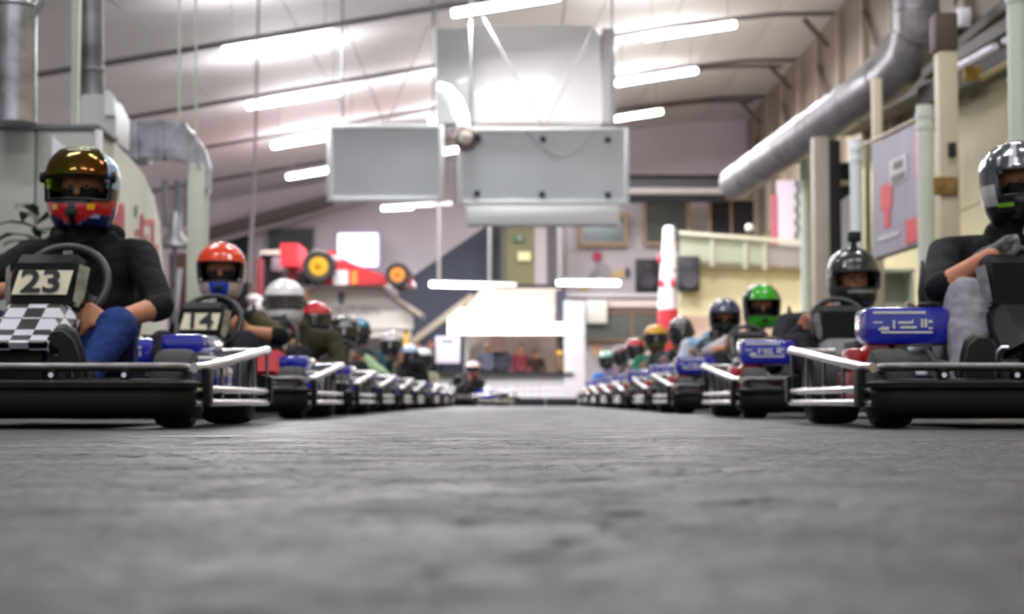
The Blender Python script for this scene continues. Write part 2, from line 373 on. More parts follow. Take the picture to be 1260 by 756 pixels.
# rectangular duct that bends and drops to the floor behind the first rows
t = thing('square_duct', 'galvanised square duct bending down into an upright by the red-lettered banner', 'duct', (P(247, 420, 14).x, 14, 0)); o0 = Vector(t.location)
def pr(pts, D0, D1): 
    q0 = [P(x, y, D0) - o0 for (x, y) in pts]; q1 = [P(x, y, D0) - o0 + Vector((0, D1 - D0, 0)) for (x, y) in pts]; k = len(pts)
    return q0 + q1, [tuple(range(k)), tuple(range(2 * k - 1, k - 1, -1))] + [(i, k + i, k + (i + 1) % k, (i + 1) % k) for i in range(k)]
m = MB()
for pts, D0, D1 in (([(146, 149), (166, 149), (172, 193), (148, 193)], 14, 14.5), ([(166, 149), (197, 148), (197, 192), (172, 193)], 14.02, 14.3), ([(197, 148), (226, 150), (232, 198), (197, 192)], 14.0, 14.25), ([(226, 150), (239, 166), (242, 213), (232, 198)], 13.98, 14.15), ([(239, 166), (252, 184), (258, 206), (258, 238), (242, 213)], 14.0, 14.12)):
    v, f = pr(pts, D0, D1); m.add(v, f)
m.build('duct_sheet', GALV, t, smooth=False)
for x in (166, 197, 227, 240): 
    v, f = pr([(x - 1.5, 147 + (x > 220) * (x - 226) * 1.25), (x + 1.5, 147 + (x > 220) * (x - 224) * 1.25), (x + 3.0 + (x > 220) * 3, 196 + (x > 220) * 12), (x + (x > 220) * 3, 195 + (x > 220) * 9)], 13.95, 14.1); MB().add(v, f).build('seam', GALV, t, smooth=False)
a = P(237, 214, 14.2) - o0; b = P(258, 214, 14.2) - o0
MB().box((a.x, -.03, -.0), (b.x, .2, a.z + .06), .01).build('upright', mat('pale_grey_green', (190, 198, 186), .45, var=.1, vscale=3), t)
# white air box under the roof, with its truss and curved hose
t = thing('air_box', 'big white translucent air box hanging behind the framed boards', 'air handler', P(655, 80, 28.6)); o0 = Vector(t.location)
WG = mat('white_gloss_sheet', (240, 238, 240), .3, coat=.2)
a = P(583, 150, 28.6) - o0; b = P(740, 31, 28.6) - o0
MB().prism([(a.x, a.z), (b.x + .02, a.z), (b.x - .02, b.z - .2), (b.x - .15, b.z), (a.x, b.z)], 0, 1.2).build('front_casing', WG, t)
a = P(536, 152, 28.4) - o0; b = P(583, 34, 28.4) - o0
MB().box((a.x, a.y, a.z), (b.x, b.y + .9, b.z), .03).build('side_casing', mat('grey_gloss_sheet', (196, 200, 200), .3, coat=.3), t)
a = P(740, 152, 28.5) - o0; b = P(757, 34, 28.5) - o0
MB().box((a.x + .02, a.y, a.z), (b.x, b.y + .9, b.z), .03).build('side_casing', mat('mauve_sheet', (190, 184, 190), .4), t)
MB().tube([P(538, 108, 26.2) - o0, P(549, 112, 26.2) - o0, P(560, 124, 26.2) - o0, P(571, 150, 26.2) - o0, P(575, 170, 26.2) - o0], [.10, .12, .12, .12, .1], 16).build('hose', WG, t)
# framed boards
FRM = mat('board_frame', (240, 244, 246), .35, var=.05, vscale=5)
BRD = mat('board_grey', (212, 220, 225), .5, var=.04, vscale=2)
NAV = mat('navy_clamp', (20, 28, 62), .4)
def board(x0, y0, x1, y1, D, label, clamps=()):
    t = thing('hanging_board', label, 'board', P((x0 + x1) / 2, y1, D)); o0 = Vector(t.location)
    a = P(x0, y1, D) - o0; b = P(x1, y0, D) - o0; f = .075
    MB().box((a.x + f, .03, a.z + f), (b.x - f, .07, b.z - f)).build('panel', BRD, t)
    for (l, h) in (((a.x, 0, a.z), (a.x + f, .1, b.z)), ((b.x - f, 0, a.z), (b.x, .1, b.z)), ((a.x + f, 0, a.z), (b.x - f, .1, a.z + f)), ((a.x + f, 0, b.z - f), (b.x - f, .1, b.z))):
        MB().box(l, h, .012).build('frame_rail', FRM, t)
    for (cx, cy) in clamps:
        q = P(cx, cy, D) - o0; MB().box((q.x - .045, -.01, q.z - .045), (q.x + .045, .03, q.z + .045), .008).build('clamp', NAV, t)
    return t
board(402, 153, 546, 248, 25.5, 'square grey board with a pale frame hanging over the aisle')
bt = board(563, 157, 774, 252, 25.5, 'wide grey board with six dark clamps in a pale frame', [(668, 171), (748, 172), (587, 238), (667, 239), (748, 240), (579, 171)])
t = thing('alarm_bell', 'round brown and white bell at the wide board corner', 'bell', P(573, 170, 25.46)); 
MB().lathe([(.19, .04), (.19, -.05), (.16, -.08)], (0, 0, 0), 'y', 24).build('bell_ring', mat('bell_brown', (120, 96, 84), .4), t)
MB().lathe([(.11, -.08), (.10, -.12), (.03, -.14)], (0, 0, 0), 'y', 20).build('bell_dome', mat('bell_white', (225, 222, 215), .35), t)
MB().box((.12, -.1, -.06), (.24, -.02, .06), .01).build('bell_bracket', NAV, t)
t = thing('roller_screen', 'white roller screen casing fixed below the wide framed board', 'screen', P(668, 277, 25.5)); o0 = Vector(t.location)
a = P(573, 277, 25.5) - o0; b = P(762, 251.5, 25.5) - o0
MB().box((a.x, 0, a.z), (b.x, .16, b.z), .03).build('casing', mat('screen_casing', (246, 249, 250), .4), t)
MB().box((a.x + .03, .05, a.z - .02), (b.x - .03, .07, a.z + .01)).build('bottom_bar', GALD, t)
# trusses above the boards: rods and V braces
ROD = mat('rod_grey', (110, 112, 114), .5); ROD2 = mat('brace_grey', (120, 122, 120), .5)
def truss(xa, xb, yt, yb, xm, D, label, r=.013, dbl=True):
    t = thing('hanging_truss', label, 'truss', P(xm, yb, D)); o0 = Vector(t.location)
    for x in (xa, xb): MB().tube([P(x, yb, D) - o0, Vector((P(x, yt, D).x, D, roof_z(P(x, yt, D).x))) - o0], r * 1.3, 8).build('rod', ROD, t)
    MB().tube([P(xa + 4, yt + 5, D) - o0, P(xm, yb - 3, D) - o0], r * .7, 8).build('brace', ROD2, t)
    MB().tube([P(xb - 6, yt + 5, D) - o0, P(xm + 3, yb - 3, D) - o0], r * .7, 8).build('brace', ROD2, t)
    MB().tube([P(xa, yb - (1 if dbl else 0), D) - o0, P(xb, yb - (6 if dbl else 0), D) - o0], r, 8).build('bottom_rod', ROD, t)
truss(421, 533, 26, 155, 473, 25.55, 'thin rod truss with V braces above the square board')
truss(579, 753, -5, 158, 668, 25.55, 'thin rod truss with V braces in front of the white air box', dbl=False)
t = thing('wire_loop', 'thin wire loop drooping over the wide framed board', 'wire', P(690, 160, 25.48)); o0 = Vector(t.location)
MB().tube([P(648 + 84 * u, 162 + 30 * math.sin(math.pi * u), 25.48) - o0 for u in np.linspace(0, 1, 14)], .008, 6).build('wire', ROD, t)
for (x, y0, y1, D, lb, r) in ((220.5, 62, 148, 15, 'thin hanger rod above the bend of the square duct, nearer the cabin', .012), (241, 60, 165, 15, 'thin hanger rod above the drop of the square duct', .011)):
    t = thing('hanger_rod', lb, 'rod', P(x, y1, D)); MB().tube([(0, 0, 0), P(x, y0 - 90, D) - P(x, y1, D)], r, 8).build('rod_shaft', mat('pale_green_paint', (200, 208, 190), .4), t)
t = thing('cord', 'long grey cord hanging behind the orange-helmet driver', 'cord', P(306, 348, 24)); MB().tube([(0, 0, 0), P(313, 220, 24) - P(306, 348, 24), P(320, -75, 24) - P(306, 348, 24)], [.045, .022, .014], 8).build('cord_line', mat('cord_grey', (185, 176, 180), .6), t)
# ---------------------------------------------------------------- left side: cabin, banner, plant
CAB = mat('cabin_panel', (184, 186, 180), .5, var=.05, vscale=1.5)
t = thing('cabin', 'plain light grey cabin behind the driver with the gold visor', 'cabin', (-3.4, 10.5, 0))
xr = P(115, 300, 10.5).x; zt = P(60, 160, 10.5).z
xs = [xr - .385 * 10.5 / 10.5 * i for i in range(0, 8)]
for i in range(7):
    MB().box((xs[i + 1] + 3.4 + .006, 0, 0), (xs[i] + 3.4 - .006, .06, zt), .005).build('wall_sheet', CAB, t)
MB().box((xs[7] + 3.4, -.02, zt), (xr + 3.43, .5, zt + .035), .005).build('roof_edge', mat('edge_grey', (110, 112, 116), .5), t)
MB().box((xr + 3.4, -.02, 0), (xr + 3.44, .04, zt), .004).build('corner_strip', mat('corner_white', (230, 230, 232), .4), t)
MB().box((xs[7] + 3.4, .07, 0), (xr + 3.4, .5, zt)).build('core', CAB, t)
t = thing('paper_pennant', 'white paper pennant stuck on the cabin just above the gold visor', 'pennant', P(66, 200, 10.488)); o0 = Vector(t.location)
q = [P(x, y, 10.488) - o0 for (x, y) in ((64, 167), (90, 190), (64, 214))]
MB().prism([(v.x, v.z) for v in q], 0, .012).build('paper', mat('paper_bright', (250, 248, 252), .6), t)
# the white banner wall that recedes, red letters
BAN = mat('banner_white', (228, 228, 216), .55, var=.04, vscale=2)
t = thing('lettered_banner', 'white banner wall with red lettering receding from the cabin corner', 'banner', (P(119, 300, 11).x, 11, 0)); o0 = Vector(t.location)
tops = [(119, 160, 10.7), (132, 168, 11.2), (148, 182, 12), (163, 197, 12.9), (178, 217, 13.8), (190, 243, 14.8), (197, 275, 15.8), (201, 330, 16.6), (203, 400, 17.0)]
vs = []
for (x, y, D) in tops:
    p = P(x, y, D) - o0; vs += [Vector((p.x, p.y, 0)), p, Vector((p.x - .05, p.y + .03, p.z)), Vector((p.x - .05, p.y + .03, 0))]
fs = [(i * 4 + j, (i + 1) * 4 + j, (i + 1) * 4 + (j + 1) % 4, i * 4 + (j + 1) % 4) for i in range(len(tops) - 1) for j in range(4)] + [(0, 1, 2, 3), tuple(len(vs) - 4 + j for j in range(4))]
MB().add(vs, fs).build('banner_sheet', BAN, t)
RDL = mat('faded_red_print', (214, 92, 92), .6)
def on_ban(x, y):      # point just in front of the banner seen at picture x, y
    for i in range(len(tops) - 1):
        if tops[i][0] <= x <= tops[i + 1][0]:
            f = (x - tops[i][0]) / (tops[i + 1][0] - tops[i][0]); D = tops[i][2] + f * (tops[i + 1][2] - tops[i][2]); return P(x, y, D - .06) - o0
def stroke(x0, y0, x1, y1, w, mm=RDL, nm='red_letter'):
    a, b, c, d = on_ban(x0, y0), on_ban(x0 + w, y0), on_ban(x1 + w, y1), on_ban(x1, y1)
    MB().add([a, b, c, d], [(0, 1, 2, 3)]).build(nm, mm, t, smooth=False)
for x in (139, 143, 147, 151): stroke(x, 252 + (x - 139) * .3, x, 306, 2.6)
stroke(139, 250, 139, 255, 14)
stroke(174, 264, 174, 304, 3.4); stroke(178, 270, 178, 277, 12); stroke(187, 274, 187, 318, 3.2); stroke(192, 300, 192, 330, 3); stroke(168, 282, 168, 290, 3.5); stroke(180, 288, 180, 322, 2.2)
stroke(167, 252, 167, 267, 2.4, mat('green_print', (70, 165, 105), .6), 'green_mark')
# potted plant between cabin and driver
t = thing('potted_plant', 'dark green leafy plant in front of the grey cabin', 'plant', (P(45, 300, 9.6).x, 9.6, 0)); o0 = Vector(t.location)
MB().lathe([(.13, 0), (.17, .28), (.18, .3), (.14, .3)], (0, 0, 0), 'z', 20).build('pot', mat('pot_terracotta', (150, 90, 66), .7), t)
MB().tube([(0, 0, .25), (.01, 0, .7), (.02, 0, 1.1)], [.02, .016, .01], 8).build('stem', mat('stem_green', (60, 66, 38), .7), t)
LF = mat('leaf_dark_green', (62, 84, 58), .55, var=.3, vscale=12)
for i in range(16):
    an = i * 2.4; z = .82 + .025 * i; l = .26 + .06 * random.random(); up = .05 + .07 * random.random()
    pts = []; 
    for u, w in ((0, .01), (.3, .05), (.6, .055), (.85, .03), (1, .004)):
        c = Vector((math.cos(an) * l * u, math.sin(an) * l * u, z + up * math.sin(u * 2.4) - .05 * u)); n_ = Vector((-math.sin(an), math.cos(an), 0))
        pts += [c + n_ * w, c - n_ * w + Vector((0, 0, .004)), c - Vector((0, 0, .008))]
    MB().add(pts, [(k * 3 + a_, k * 3 + 3 + a_, k * 3 + 3 + (a_ + 1) % 3, k * 3 + (a_ + 1) % 3) for k in range(4) for a_ in range(3)]).build('leaf', LF, t)
# workshop clutter behind the banner
t = thing('patio_heater', 'grey hooded heater standing behind the white banner', 'heater', (P(215, 300, 21).x, 21, 0)); o0 = Vector(t.location)
z0 = P(215, 302, 21).z
MB().lathe([(.22, 0), (.22, .06), (.03, .1), (.03, z0)], (0, 0, 0), 'z', 18).build('stand', GALD, t)
MB().lathe([(.22, z0 - .02), (.21, z0 + .03), (.1, z0 + .14), (.05, z0 + .4), (.03, z0 + .45)], (0, 0, 0), 'z', 24).build('hood', mat('hood_grey', (150, 150, 150), .4, metal=.5), t)
for s in (-.12, .02, .14): MB().tube([(s, .02, z0 + .25), (s * 1.2, .02, z0 + .85)], .035, 8).build('burner', GALD, t)
t = thing('hanging_banner', 'brownish red cloth banner hanging under the grey heater', 'banner', P(220, 450, 22)); o0 = Vector(t.location)
a = P(206, 498, 22) - o0; b = P(237, 312, 22) - o0
MB().box((a.x, 0, a.z), (b.x, .02, b.z)).build('cloth', mat('cloth_brown_red', (128, 92, 88), .8, var=.3, vscale=2), t)
MB().obox(P(222, 330, 21.95) - o0, P(214, 400, 21.95) - o0, .07, .004).build('white_stripe', mat('paper_white', (236, 234, 240), .6), t)
t = thing('red_container', 'red plastic barrier block between kart 23 and kart 14', 'barrier block', (P(216, 500, 9.9).x, 9.9, 0))
MB().box((-.18, 0, 0), (.18, .3, .44), .04).box((-.16, .05, .44), (.12, .25, .52), .03).build('block', mat('red_plastic', (215, 52, 42), .4), t)
MB().box((-.19, -.01, .33), (.19, .31, .36), .005).build('white_band', WHT if 'WHT' in globals() else mat('white_print', (235, 232, 225), .5), t)
# ================================================================ back of the hall
FD = 46.0
def wpart(parent, name, x0, y0, x1, y1, D, dep, m, ch=0.0):
    o0 = Vector(parent.location) if parent else Vector((0, 0, 0)); a = P(x0, y1, D) - o0; b = P(x1, y0, D) - o0
    return MB().box((a.x, D - o0.y, a.z), (b.x, D + dep - o0.y, b.z), ch).build(name, m, parent)
def wpoly(parent, name, pts, D, dep, m):
    o0 = Vector(parent.location); q = [P(x, y, D) - o0 for (x, y) in pts]
    return MB().prism([(v.x, v.z) for v in q], D - o0.y, D - o0.y + dep).build(name, m, parent, smooth=False)
DGL = mat('dim_glass', (96, 100, 96), .15, var=.15, vscale=1)
TGL = mat('teal_glass', (88, 110, 114), .15, var=.1, vscale=1)
WOD = mat('pale_wood_frame', (178, 150, 122), .6)
SLATE = mat('slate_blue_wall', (62, 66, 84), .7, var=.08, vscale=1)
CRM = mat('cream_wall', (232, 222, 186), .7, var=.07, vscale=.9)
WSD = mat('white_siding', (206, 202, 208), .5, var=.04, vscale=1)
DRK = mat('dark_opening', (34, 33, 36), .7, var=.3, vscale=1.5)
def window(n, x0, y0, x1, y1, D, glass, frame, fw=3.5, mull=()):
    t = S(bpy.data.objects.new('window_%d' % n, None)); C.objects.link(t); t.location = P((x0 + x1) / 2, y1, D); 
    wpart(t, 'pane', x0 + fw, y0 + fw, x1 - fw, y1 - fw, D + .05, .04, glass)
    for r in ((x0, y0, x1, y0 + fw), (x0, y1 - fw, x1, y1), (x0, y0 + fw, x0 + fw, y1 - fw), (x1 - fw, y0 + fw, x1, y1 - fw)): wpart(t, 'window_frame', *r, D, .14, frame)
    for x in mull: wpart(t, 'mullion', x - 1.2, y0 + fw, x + 1.2, y1 - fw, D, .1, frame)
    return t
window(1, 327, 279, 388, 313, 46.4, DGL, mat('grey_mauve_frame', (190, 184, 188), .6), 2.5)
window(2, 711, 262, 772, 303, 45.6, TGL, WOD, 5)
window(3, 791, 243, 849, 302, 45.6, DGL, WOD, 4)
window(4, 871, 243, 962, 292, 45.2, DRK, WOD, 4, (900, 940))
# upper beam over the facade and the pale pipe under it
t = thing('roof_girder', 'dark girder across the back facade beside the silver duct', 'girder', P(832, 247, 43.5))
wpart(t, 'flange', 774, 215, 892, 219, 43.3, .3, DRK); wpart(t, 'web', 774, 219, 892, 232, 43.4, .1, mat('girder_grey', (84, 84, 92), .5)); wpart(t, 'flange', 774, 240, 892, 248, 43.3, .3, DRK)
t = thing('pale_pipe', 'pale pipe lying along the dark girder', 'pipe', P(774, 235, 43.1)); MB().tube([(0, 0, 0), P(890, 235, 43.1) - P(774, 235, 43.1)], .09, 12).build('pipe_run', mat('pale_pipe', (205, 200, 200), .4), t)
# gable eaves strip of the far wall (diagonal lighter and darker bands on the left)
t = S(thing('trim_1', None, None, P(262, 290, 46.3))); 
wpoly(t, 'trim_board', [(255, 280), (410, 238), (410, 252), (255, 296)], 46.2, .2, mat('eave_brown', (128, 118, 118), .6))
wpoly(t, 'trim_board', [(255, 296), (470, 240), (470, 244), (262, 301)], 46.0, .25, mat('eave_light', (188, 180, 182), .6))
t = S(thing('door_1', None, None, P(285, 430, 46))); wpoly(t, 'door_opening', [(258, 292), (306, 287), (306, 440), (258, 440)], 46.1, .2, DRK)
wpart(t, 'door_post', 305, 286, 312, 440, 46.0, .2, mat('post_brown', (150, 128, 118), .6))
t = thing('wall_screen', 'glowing white screen on the back wall above the red racing car', 'screen', P(439, 333, 44.5))
wpart(t, 'screen_frame', 411, 282, 469, 332, 44.5, .12, mat('mauve_frame', (176, 164, 190), .5), .02)
wpart(t, 'screen_face', 415, 287, 465, 328, 44.44, .05, mat('screen_glow', (232, 232, 255), .4, emit=1.15))
# blue-grey stair wall with handrail, and the dark wall below
t = S(thing('wall_stair', None, None, P(560, 425, 43.5)))
wpoly(t, 'stair_panel', [(490, 352), (600, 277), (604, 277), (604, 352), (575, 372), (535, 400), (508, 425), (508, 470), (490, 470)], 44.8, .15, SLATE)
wpoly(t, 'stair_panel', [(604, 277), (620, 277), (620, 352), (604, 352)], 44.8, .1, mat('slate_dark', (58, 56, 60), .7))
wpoly(t, 'lower_panel', [(508, 425), (535, 402), (575, 372), (604, 352), (694, 352), (694, 470), (508, 470)], 45.0, .1, SLATE)
t = thing('handrail', 'beige sloping handrail crossing the blue-grey stair wall', 'handrail', P(503, 424, 43.2)); 
MB().obox((0, 0, 0), P(582, 364, 43.2) - P(503, 424, 43.2), .06, .17).build('rail', mat('rail_beige', (150, 140, 124), .6), t)
# door with exit sign
t = S(bpy.data.objects.new('door_2', None)); C.objects.link(t); t.location = P(645, 352, 43.6)
wpart(t, 'door_leaf', 621, 270, 658, 352, 43.6, .1, mat('olive_door', (112, 108, 74), .6, var=.1, vscale=2))
wpart(t, 'door_side_panel', 658, 270, 673, 352, 43.55, .1, mat('mauve_panel', (166, 156, 158), .6))
wpart(t, 'door_frame', 673, 270, 685, 356, 43.5, .12, mat('frame_dark', (76, 72, 74), .6)); wpart(t, 'door_frame', 616, 270, 621, 352, 43.5, .12, mat('frame_dark', (76, 72, 74), .6))
wpart(t, 'threshold', 604, 350, 694, 357, 43.3, .2, DRK)
t = thing('exit_sign', 'small green emergency exit sign on the olive door', 'sign', P(637, 297, 43.4)); wpart(t, 'sign_face', 632, 290, 643, 297, 43.4, .05, mat('exit_green', (20, 96, 50), .5))
m = MB(); q = P(637.5, 293.5, 43.36) - Vector(t.location)
m.ell((q.x - .03, q.y, q.z + .05), (.014, .004, .014), 8); m.obox((q.x - .03, q.y, q.z + .035), (q.x - .01, q.y, q.z - .01), .016, .006); m.obox((q.x - .01, q.y, q.z - .01), (q.x - .05, q.y, q.z - .055), .01, .006); m.obox((q.x - .01, q.y, q.z - .01), (q.x + .025, q.y, q.z - .045), .01, .006)
m.box((q.x + .04, q.y, q.z - .06), (q.x + .07, q.y + .004, q.z + .06)); m.build('running_figure', WSD, t)
t = thing('paper_notice', 'cream paper notice on the olive door', 'notice', P(644, 321, 43.4)); wpart(t, 'paper', 637, 310, 653, 321, 43.45, .02, mat('paper_cream', (214, 208, 160), .6))
# kiosk front: fascia, lit sign, counter opening, white siding below
kb = thing('kiosk', 'white kiosk front with counter opening under the bright lit sign', 'kiosk', P(606, 493, 43.2)); kb.location.z = 0
wpoly(kb, 'fascia', [(572, 380), (592, 355), (690, 355), (690, 395), (560, 395)], 43.2, .1, mat('fascia_beige', (206, 192, 178), .6))
for i in range(5): wpart(kb, 'siding_board', 500, 461.4 + i * 7.2, 706, 468.0 + i * 7.2, 43.0, .08, WSD, .01)
wpart(kb, 'counter_top', 500, 458.5, 706, 461.2, 42.8, .3, DRK)
wpart(kb, 'side_column', 694, 370, 720, 497, 42.9, .2, WSD, .01)
wpart(kb, 'inner_wall', 575, 408, 686, 460, 44.6, .1, mat('inner_beige', (206, 190, 182), .7, var=.25, vscale=1.4))
wpart(kb, 'inner_post', 571, 413, 577, 460, 43.3, .1, mat('post_grey', (160, 156, 154), .5)); wpart(kb, 'inner_post', 684, 413, 689, 460, 43.3, .1, mat('brown_post', (96, 76, 58), .6)); wpart(kb, 'inner_post', 605, 413, 622, 433, 43.6, .1, mat('brown_board', (140, 112, 100), .7))
wpart(kb, 'slate_infill', 684, 357, 695, 395, 43.0, .1, SLATE)
sg = thing('lit_sign', 'overexposed white lit kiosk sign with stepped corners', 'sign', P(620, 413, 42.9))
LIT = mat('lit_sign_face', (255, 253, 248), .5, emit=1.5)
wpoly(sg, 'sign_face', [(551, 412), (551, 392), (566, 380), (671, 380), (671, 397), (694, 397), (694, 412)], 42.8, .18, LIT)
wpart(sg, 'side_tab', 672, 377, 681, 397, 42.8, .15, mat('tab_pink', (240, 212, 208), .5, emit=.5), .02)
m = MB()
for x, y in ((566, 392), (580, 393), (597, 392.5), (610, 393), (633, 390.5), (648, 393)):
    q = P(x, y, 42.77) - Vector(sg.location); m.box((q.x - .025, q.y, q.z - .04), (q.x + .025, q.y + .02, q.z + .04))
m.build('red_letter_trace', mat('sign_red', (240, 90, 110), .5), sg)
t = thing('notice_board', 'pale upright notice board by the kiosk opening', 'board', P(551, 450, 42.6)); t.location.z = 0
wpart(t, 'board_face', 536, 414, 566, 447, 42.6, .05, mat('board_lilac', (214, 208, 222), .5), .01); wpart(t, 'heading', 544, 418, 558, 421.5, 42.58, .02, mat('heading_grey', (120, 118, 130), .6))
for x in (539, 563): wpart(t, 'leg', x - .8, 447, x + .8, 496, 42.62, .03, DRK)
t = thing('crate', 'brown crate with a yellow handle at the kiosk counter end', 'crate', P(690, 457, 43.1)); wpart(t, 'crate_body', 686, 440, 693, 457, 43.1, .2, mat('crate_brown', (110, 82, 54), .6), .01); wpart(t, 'handle', 685, 432, 692, 437, 43.1, .05, mat('yellow_paint', (225, 172, 60), .5), .01)
# facade right of the kiosk with ledge, banner box, long dim window
fa = S(thing('wall_facade', None, None, P(770, 460, 44.8)))
wpart(fa, 'facade_panel', 697, 240, 838, 366, 46.0, .1, mat('lilac_wall', (214, 208, 214), .7)); wpart(fa, 'facade_panel', 718, 376, 850, 497, 44.6, .2, WSD)
wpart(fa, 'ledge', 697, 361, 840, 366, 44.2, .5, WSD); wpart(fa, 'ledge_band', 704, 366, 830, 369.5, 44.3, .3, mat('ledge_dark', (112, 84, 92), .6)); wpart(fa, 'ledge', 720, 369.5, 835, 378, 44.3, .3, mat('pinkish_white', (226, 208, 202), .6))
window(5, 716, 383, 832, 420, 44.3, DGL, mat('window_brown', (140, 108, 88), .6), 2.5, (778,))
t = thing('sign_box', 'blank white box sign hanging at the corner of the long window', 'sign', P(734, 399, 44.1)); wpart(t, 'box_face', 722, 369, 747, 398, 44.1, .2, mat('warm_white_box', (236, 234, 226), .5), .02)
t = thing('wall_decal', 'small faded orange and grey decal low on the white facade', 'decal', P(738, 440, 44.5))
wpart(t, 'orange_patch', 728, 424, 740, 438, 44.55, .01, mat('decal_orange', (224, 182, 146), .6)); wpart(t, 'grey_patch', 743, 425, 752, 431, 44.55, .01, mat('decal_grey', (180, 172, 176), .6))
# mural of a kart racer (flat print on the wall)
t = thing('racer_mural', 'painted racer in a red helmet on a yellow kart, on the white facade', 'mural', P(745, 345, 45.9))
def blob(name, cx, cy, rx, ry, rgb, a=0.0, D=45.92):
    o0 = Vector(t.location); pts = []
    for i in range(18):
        th = 2 * math.pi * i / 18; x, y = rx * math.cos(th), ry * math.sin(th); q = P(cx + x * math.cos(a) - y * math.sin(a), cy + x * math.sin(a) + y * math.cos(a), D) - o0; pts.append((q.x, q.z))
    MB().prism(pts, D - o0.y, D - o0.y + .015).build(name, mat('mural_%s' % name, rgb, .6), t, smooth=False)
blob('body', 742, 331, 13, 7, (176, 172, 180), .75); blob('arm', 731, 337, 8, 4, (150, 150, 158), -.7, 45.9); blob('head', 735, 316, 6, 6, (190, 60, 88), 0, 45.88); blob('nose', 763, 337, 11, 4.5, (228, 196, 138), 0, 45.89); blob('tyre', 772, 335.5, 3, 6, (58, 60, 88), 0, 45.87); blob('flame', 720, 355, 4, 2.5, (220, 196, 110), 0)
# loudspeakers
def speaker(x0, y0, x1, y1, D, label):
    t = thing('loudspeaker', label, 'speaker', P((x0 + x1) / 2, y1, D), 0, 'black speakers flanking the inflatable pylon'); o0 = Vector(t.location)
    wpart(t, 'cabinet', x0, y0, x1, y1, D, .4, BLKB, .02)
    c = P((x0 + x1) / 2, y0 + (y1 - y0) * .64, D) - o0; MB().lathe([(.22, 0), (.21, -.03), (.12, -.01), (.05, -.02)], (c.x, c.y, c.z), 'y', 24).build('woofer', mat('cone_grey', (64, 62, 72), .5), t)
    c = P((x0 + x1) / 2, y0 + (y1 - y0) * .22, D) - o0; MB().lathe([(.09, 0), (.08, -.02), (.03, -.01)], (c.x, c.y, c.z), 'y', 18).build('tweeter', mat('cone_grey', (64, 62, 72), .5), t)
BLKB = mat('speaker_black', (38, 36, 44), .55)
speaker(783, 319, 811, 359, 45.58, 'black loudspeaker on the mural side of the inflatable pylon'); speaker(834, 315, 861, 358, 35.75, 'black loudspeaker against the cream wall beside the pylon')
# inflatable pylon
t = thing('inflatable_pylon', 'tall tapering white pylon with red marks and a red foot block', 'pylon', (P(824, 450, 38).x, 38, 0)); o0 = Vector(t.location)
zt = P(822, 281, 38).z; zb = P(825, 381, 38).z; zr = P(825, 381, 38).z
MB().lathe([(.27, zb), (.22, zb + (zt - zb) * .4), (.15, zt * .93), (.14, zt), (.08, zt + .05)], (0, 0, 0), 'z', 20).build('pylon_body', mat('inflatable_white', (234, 226, 234), .45), t)
MB().box((-.26, -.27, 0), (.28, .27, zr), .05).build('foot_block', mat('pylon_red', (182, 18, 34), .5), t)
for (x, y) in ((812, 319), (828, 348), (814, 349)): 
    q = P(x, y, 37.75) - o0; MB().ell((q.x, q.y, q.z), (.06, .05, .11), 12).build('red_mark', mat('mark_red', (208, 60, 84), .5), t)
MB().tube([P(823, 283, 37.75) - o0, P(827, 285, 37.75) - o0, P(818, 345, 37.7) - o0], .012, 6).build('cord', DEAD, t)
# balcony with greenish railing and cream wall on the right
bl = S(thing('wall_balcony', None, None, P(920, 430, 36)))
wpoly(bl, 'cream_panel', [(836, 322), (998, 330), (1012, 500), (836, 500)], 36.2, .2, CRM)
wpoly(bl, 'pink_base', [(836, 388), (1003, 393), (1012, 500), (836, 500)], 36.1, .1, mat('pinkish_base', (202, 176, 160), .7))
wpoly(bl, 'deck_edge', [(836, 322), (1000, 330), (1000, 334), (836, 327)], 35.9, 1.6, mat('deck_edge', (170, 162, 140), .6))
t = thing('balcony_railing', 'grey-green balcony railing above the cream wall', 'railing', P(918, 328, 35.8))
GRN = mat('railing_glass_green', (164, 168, 148), .4, var=.06, vscale=2)
for (x0, x1) in ((836, 876), (877, 917), (918, 940)): 
    yy = lambda x: 285 + (x - 836) * .07
    wpoly(t, 'infill', [(x0 + .8, yy(x0) + 6), (x1 - .8, yy(x1) + 6), (x1 - .8, yy(x1) + 34), (x0 + .8, yy(x0) + 34)], 35.8, .04, GRN)
wpoly(t, 'infill', [(944, 300), (998, 304), (998, 330), (944, 326)], 35.8, .04, mat('infill_grey', (150, 146, 144), .6))
wpoly(t, 'top_rail', [(836, 284), (998, 297), (998, 301), (836, 288.5)], 35.7, .1, mat('rail_cream', (206, 204, 186), .5))
for x in (876, 917, 941): wpart(t, 'post', x - 1.3, yy(x), x + 1.8, yy(x) + 40, 35.75, .08, mat('rail_post', (186, 184, 168), .5))
t = thing('pink_poster', 'pale lilac poster panel standing on the balcony beside the pink edge', 'poster', P(968, 292, 37)); wpart(t, 'poster_sheet', 957, 222, 977, 335, 37, .05, mat('lilac_sheet', (216, 204, 222), .5)); wpart(t, 'pink_edge', 950, 240, 957, 335, 37, .05, mat('pink_edge', (186, 96, 120), .6))
t = thing('flag_strip', 'narrow black and white chequered flag strip on the balcony', 'flag', P(980, 297, 36.8))
wpart(t, 'flag_backing', 978, 222, 985, 335, 36.85, .03, WSD)
for i in range(9): wpart(t, 'check_square', 978 + (i % 2) * 3, 222 + i * 8, 982 + (i % 2) * 3, 230 + i * 8, 36.8, .03, mat('flag_dark', (96, 92, 106), .6))
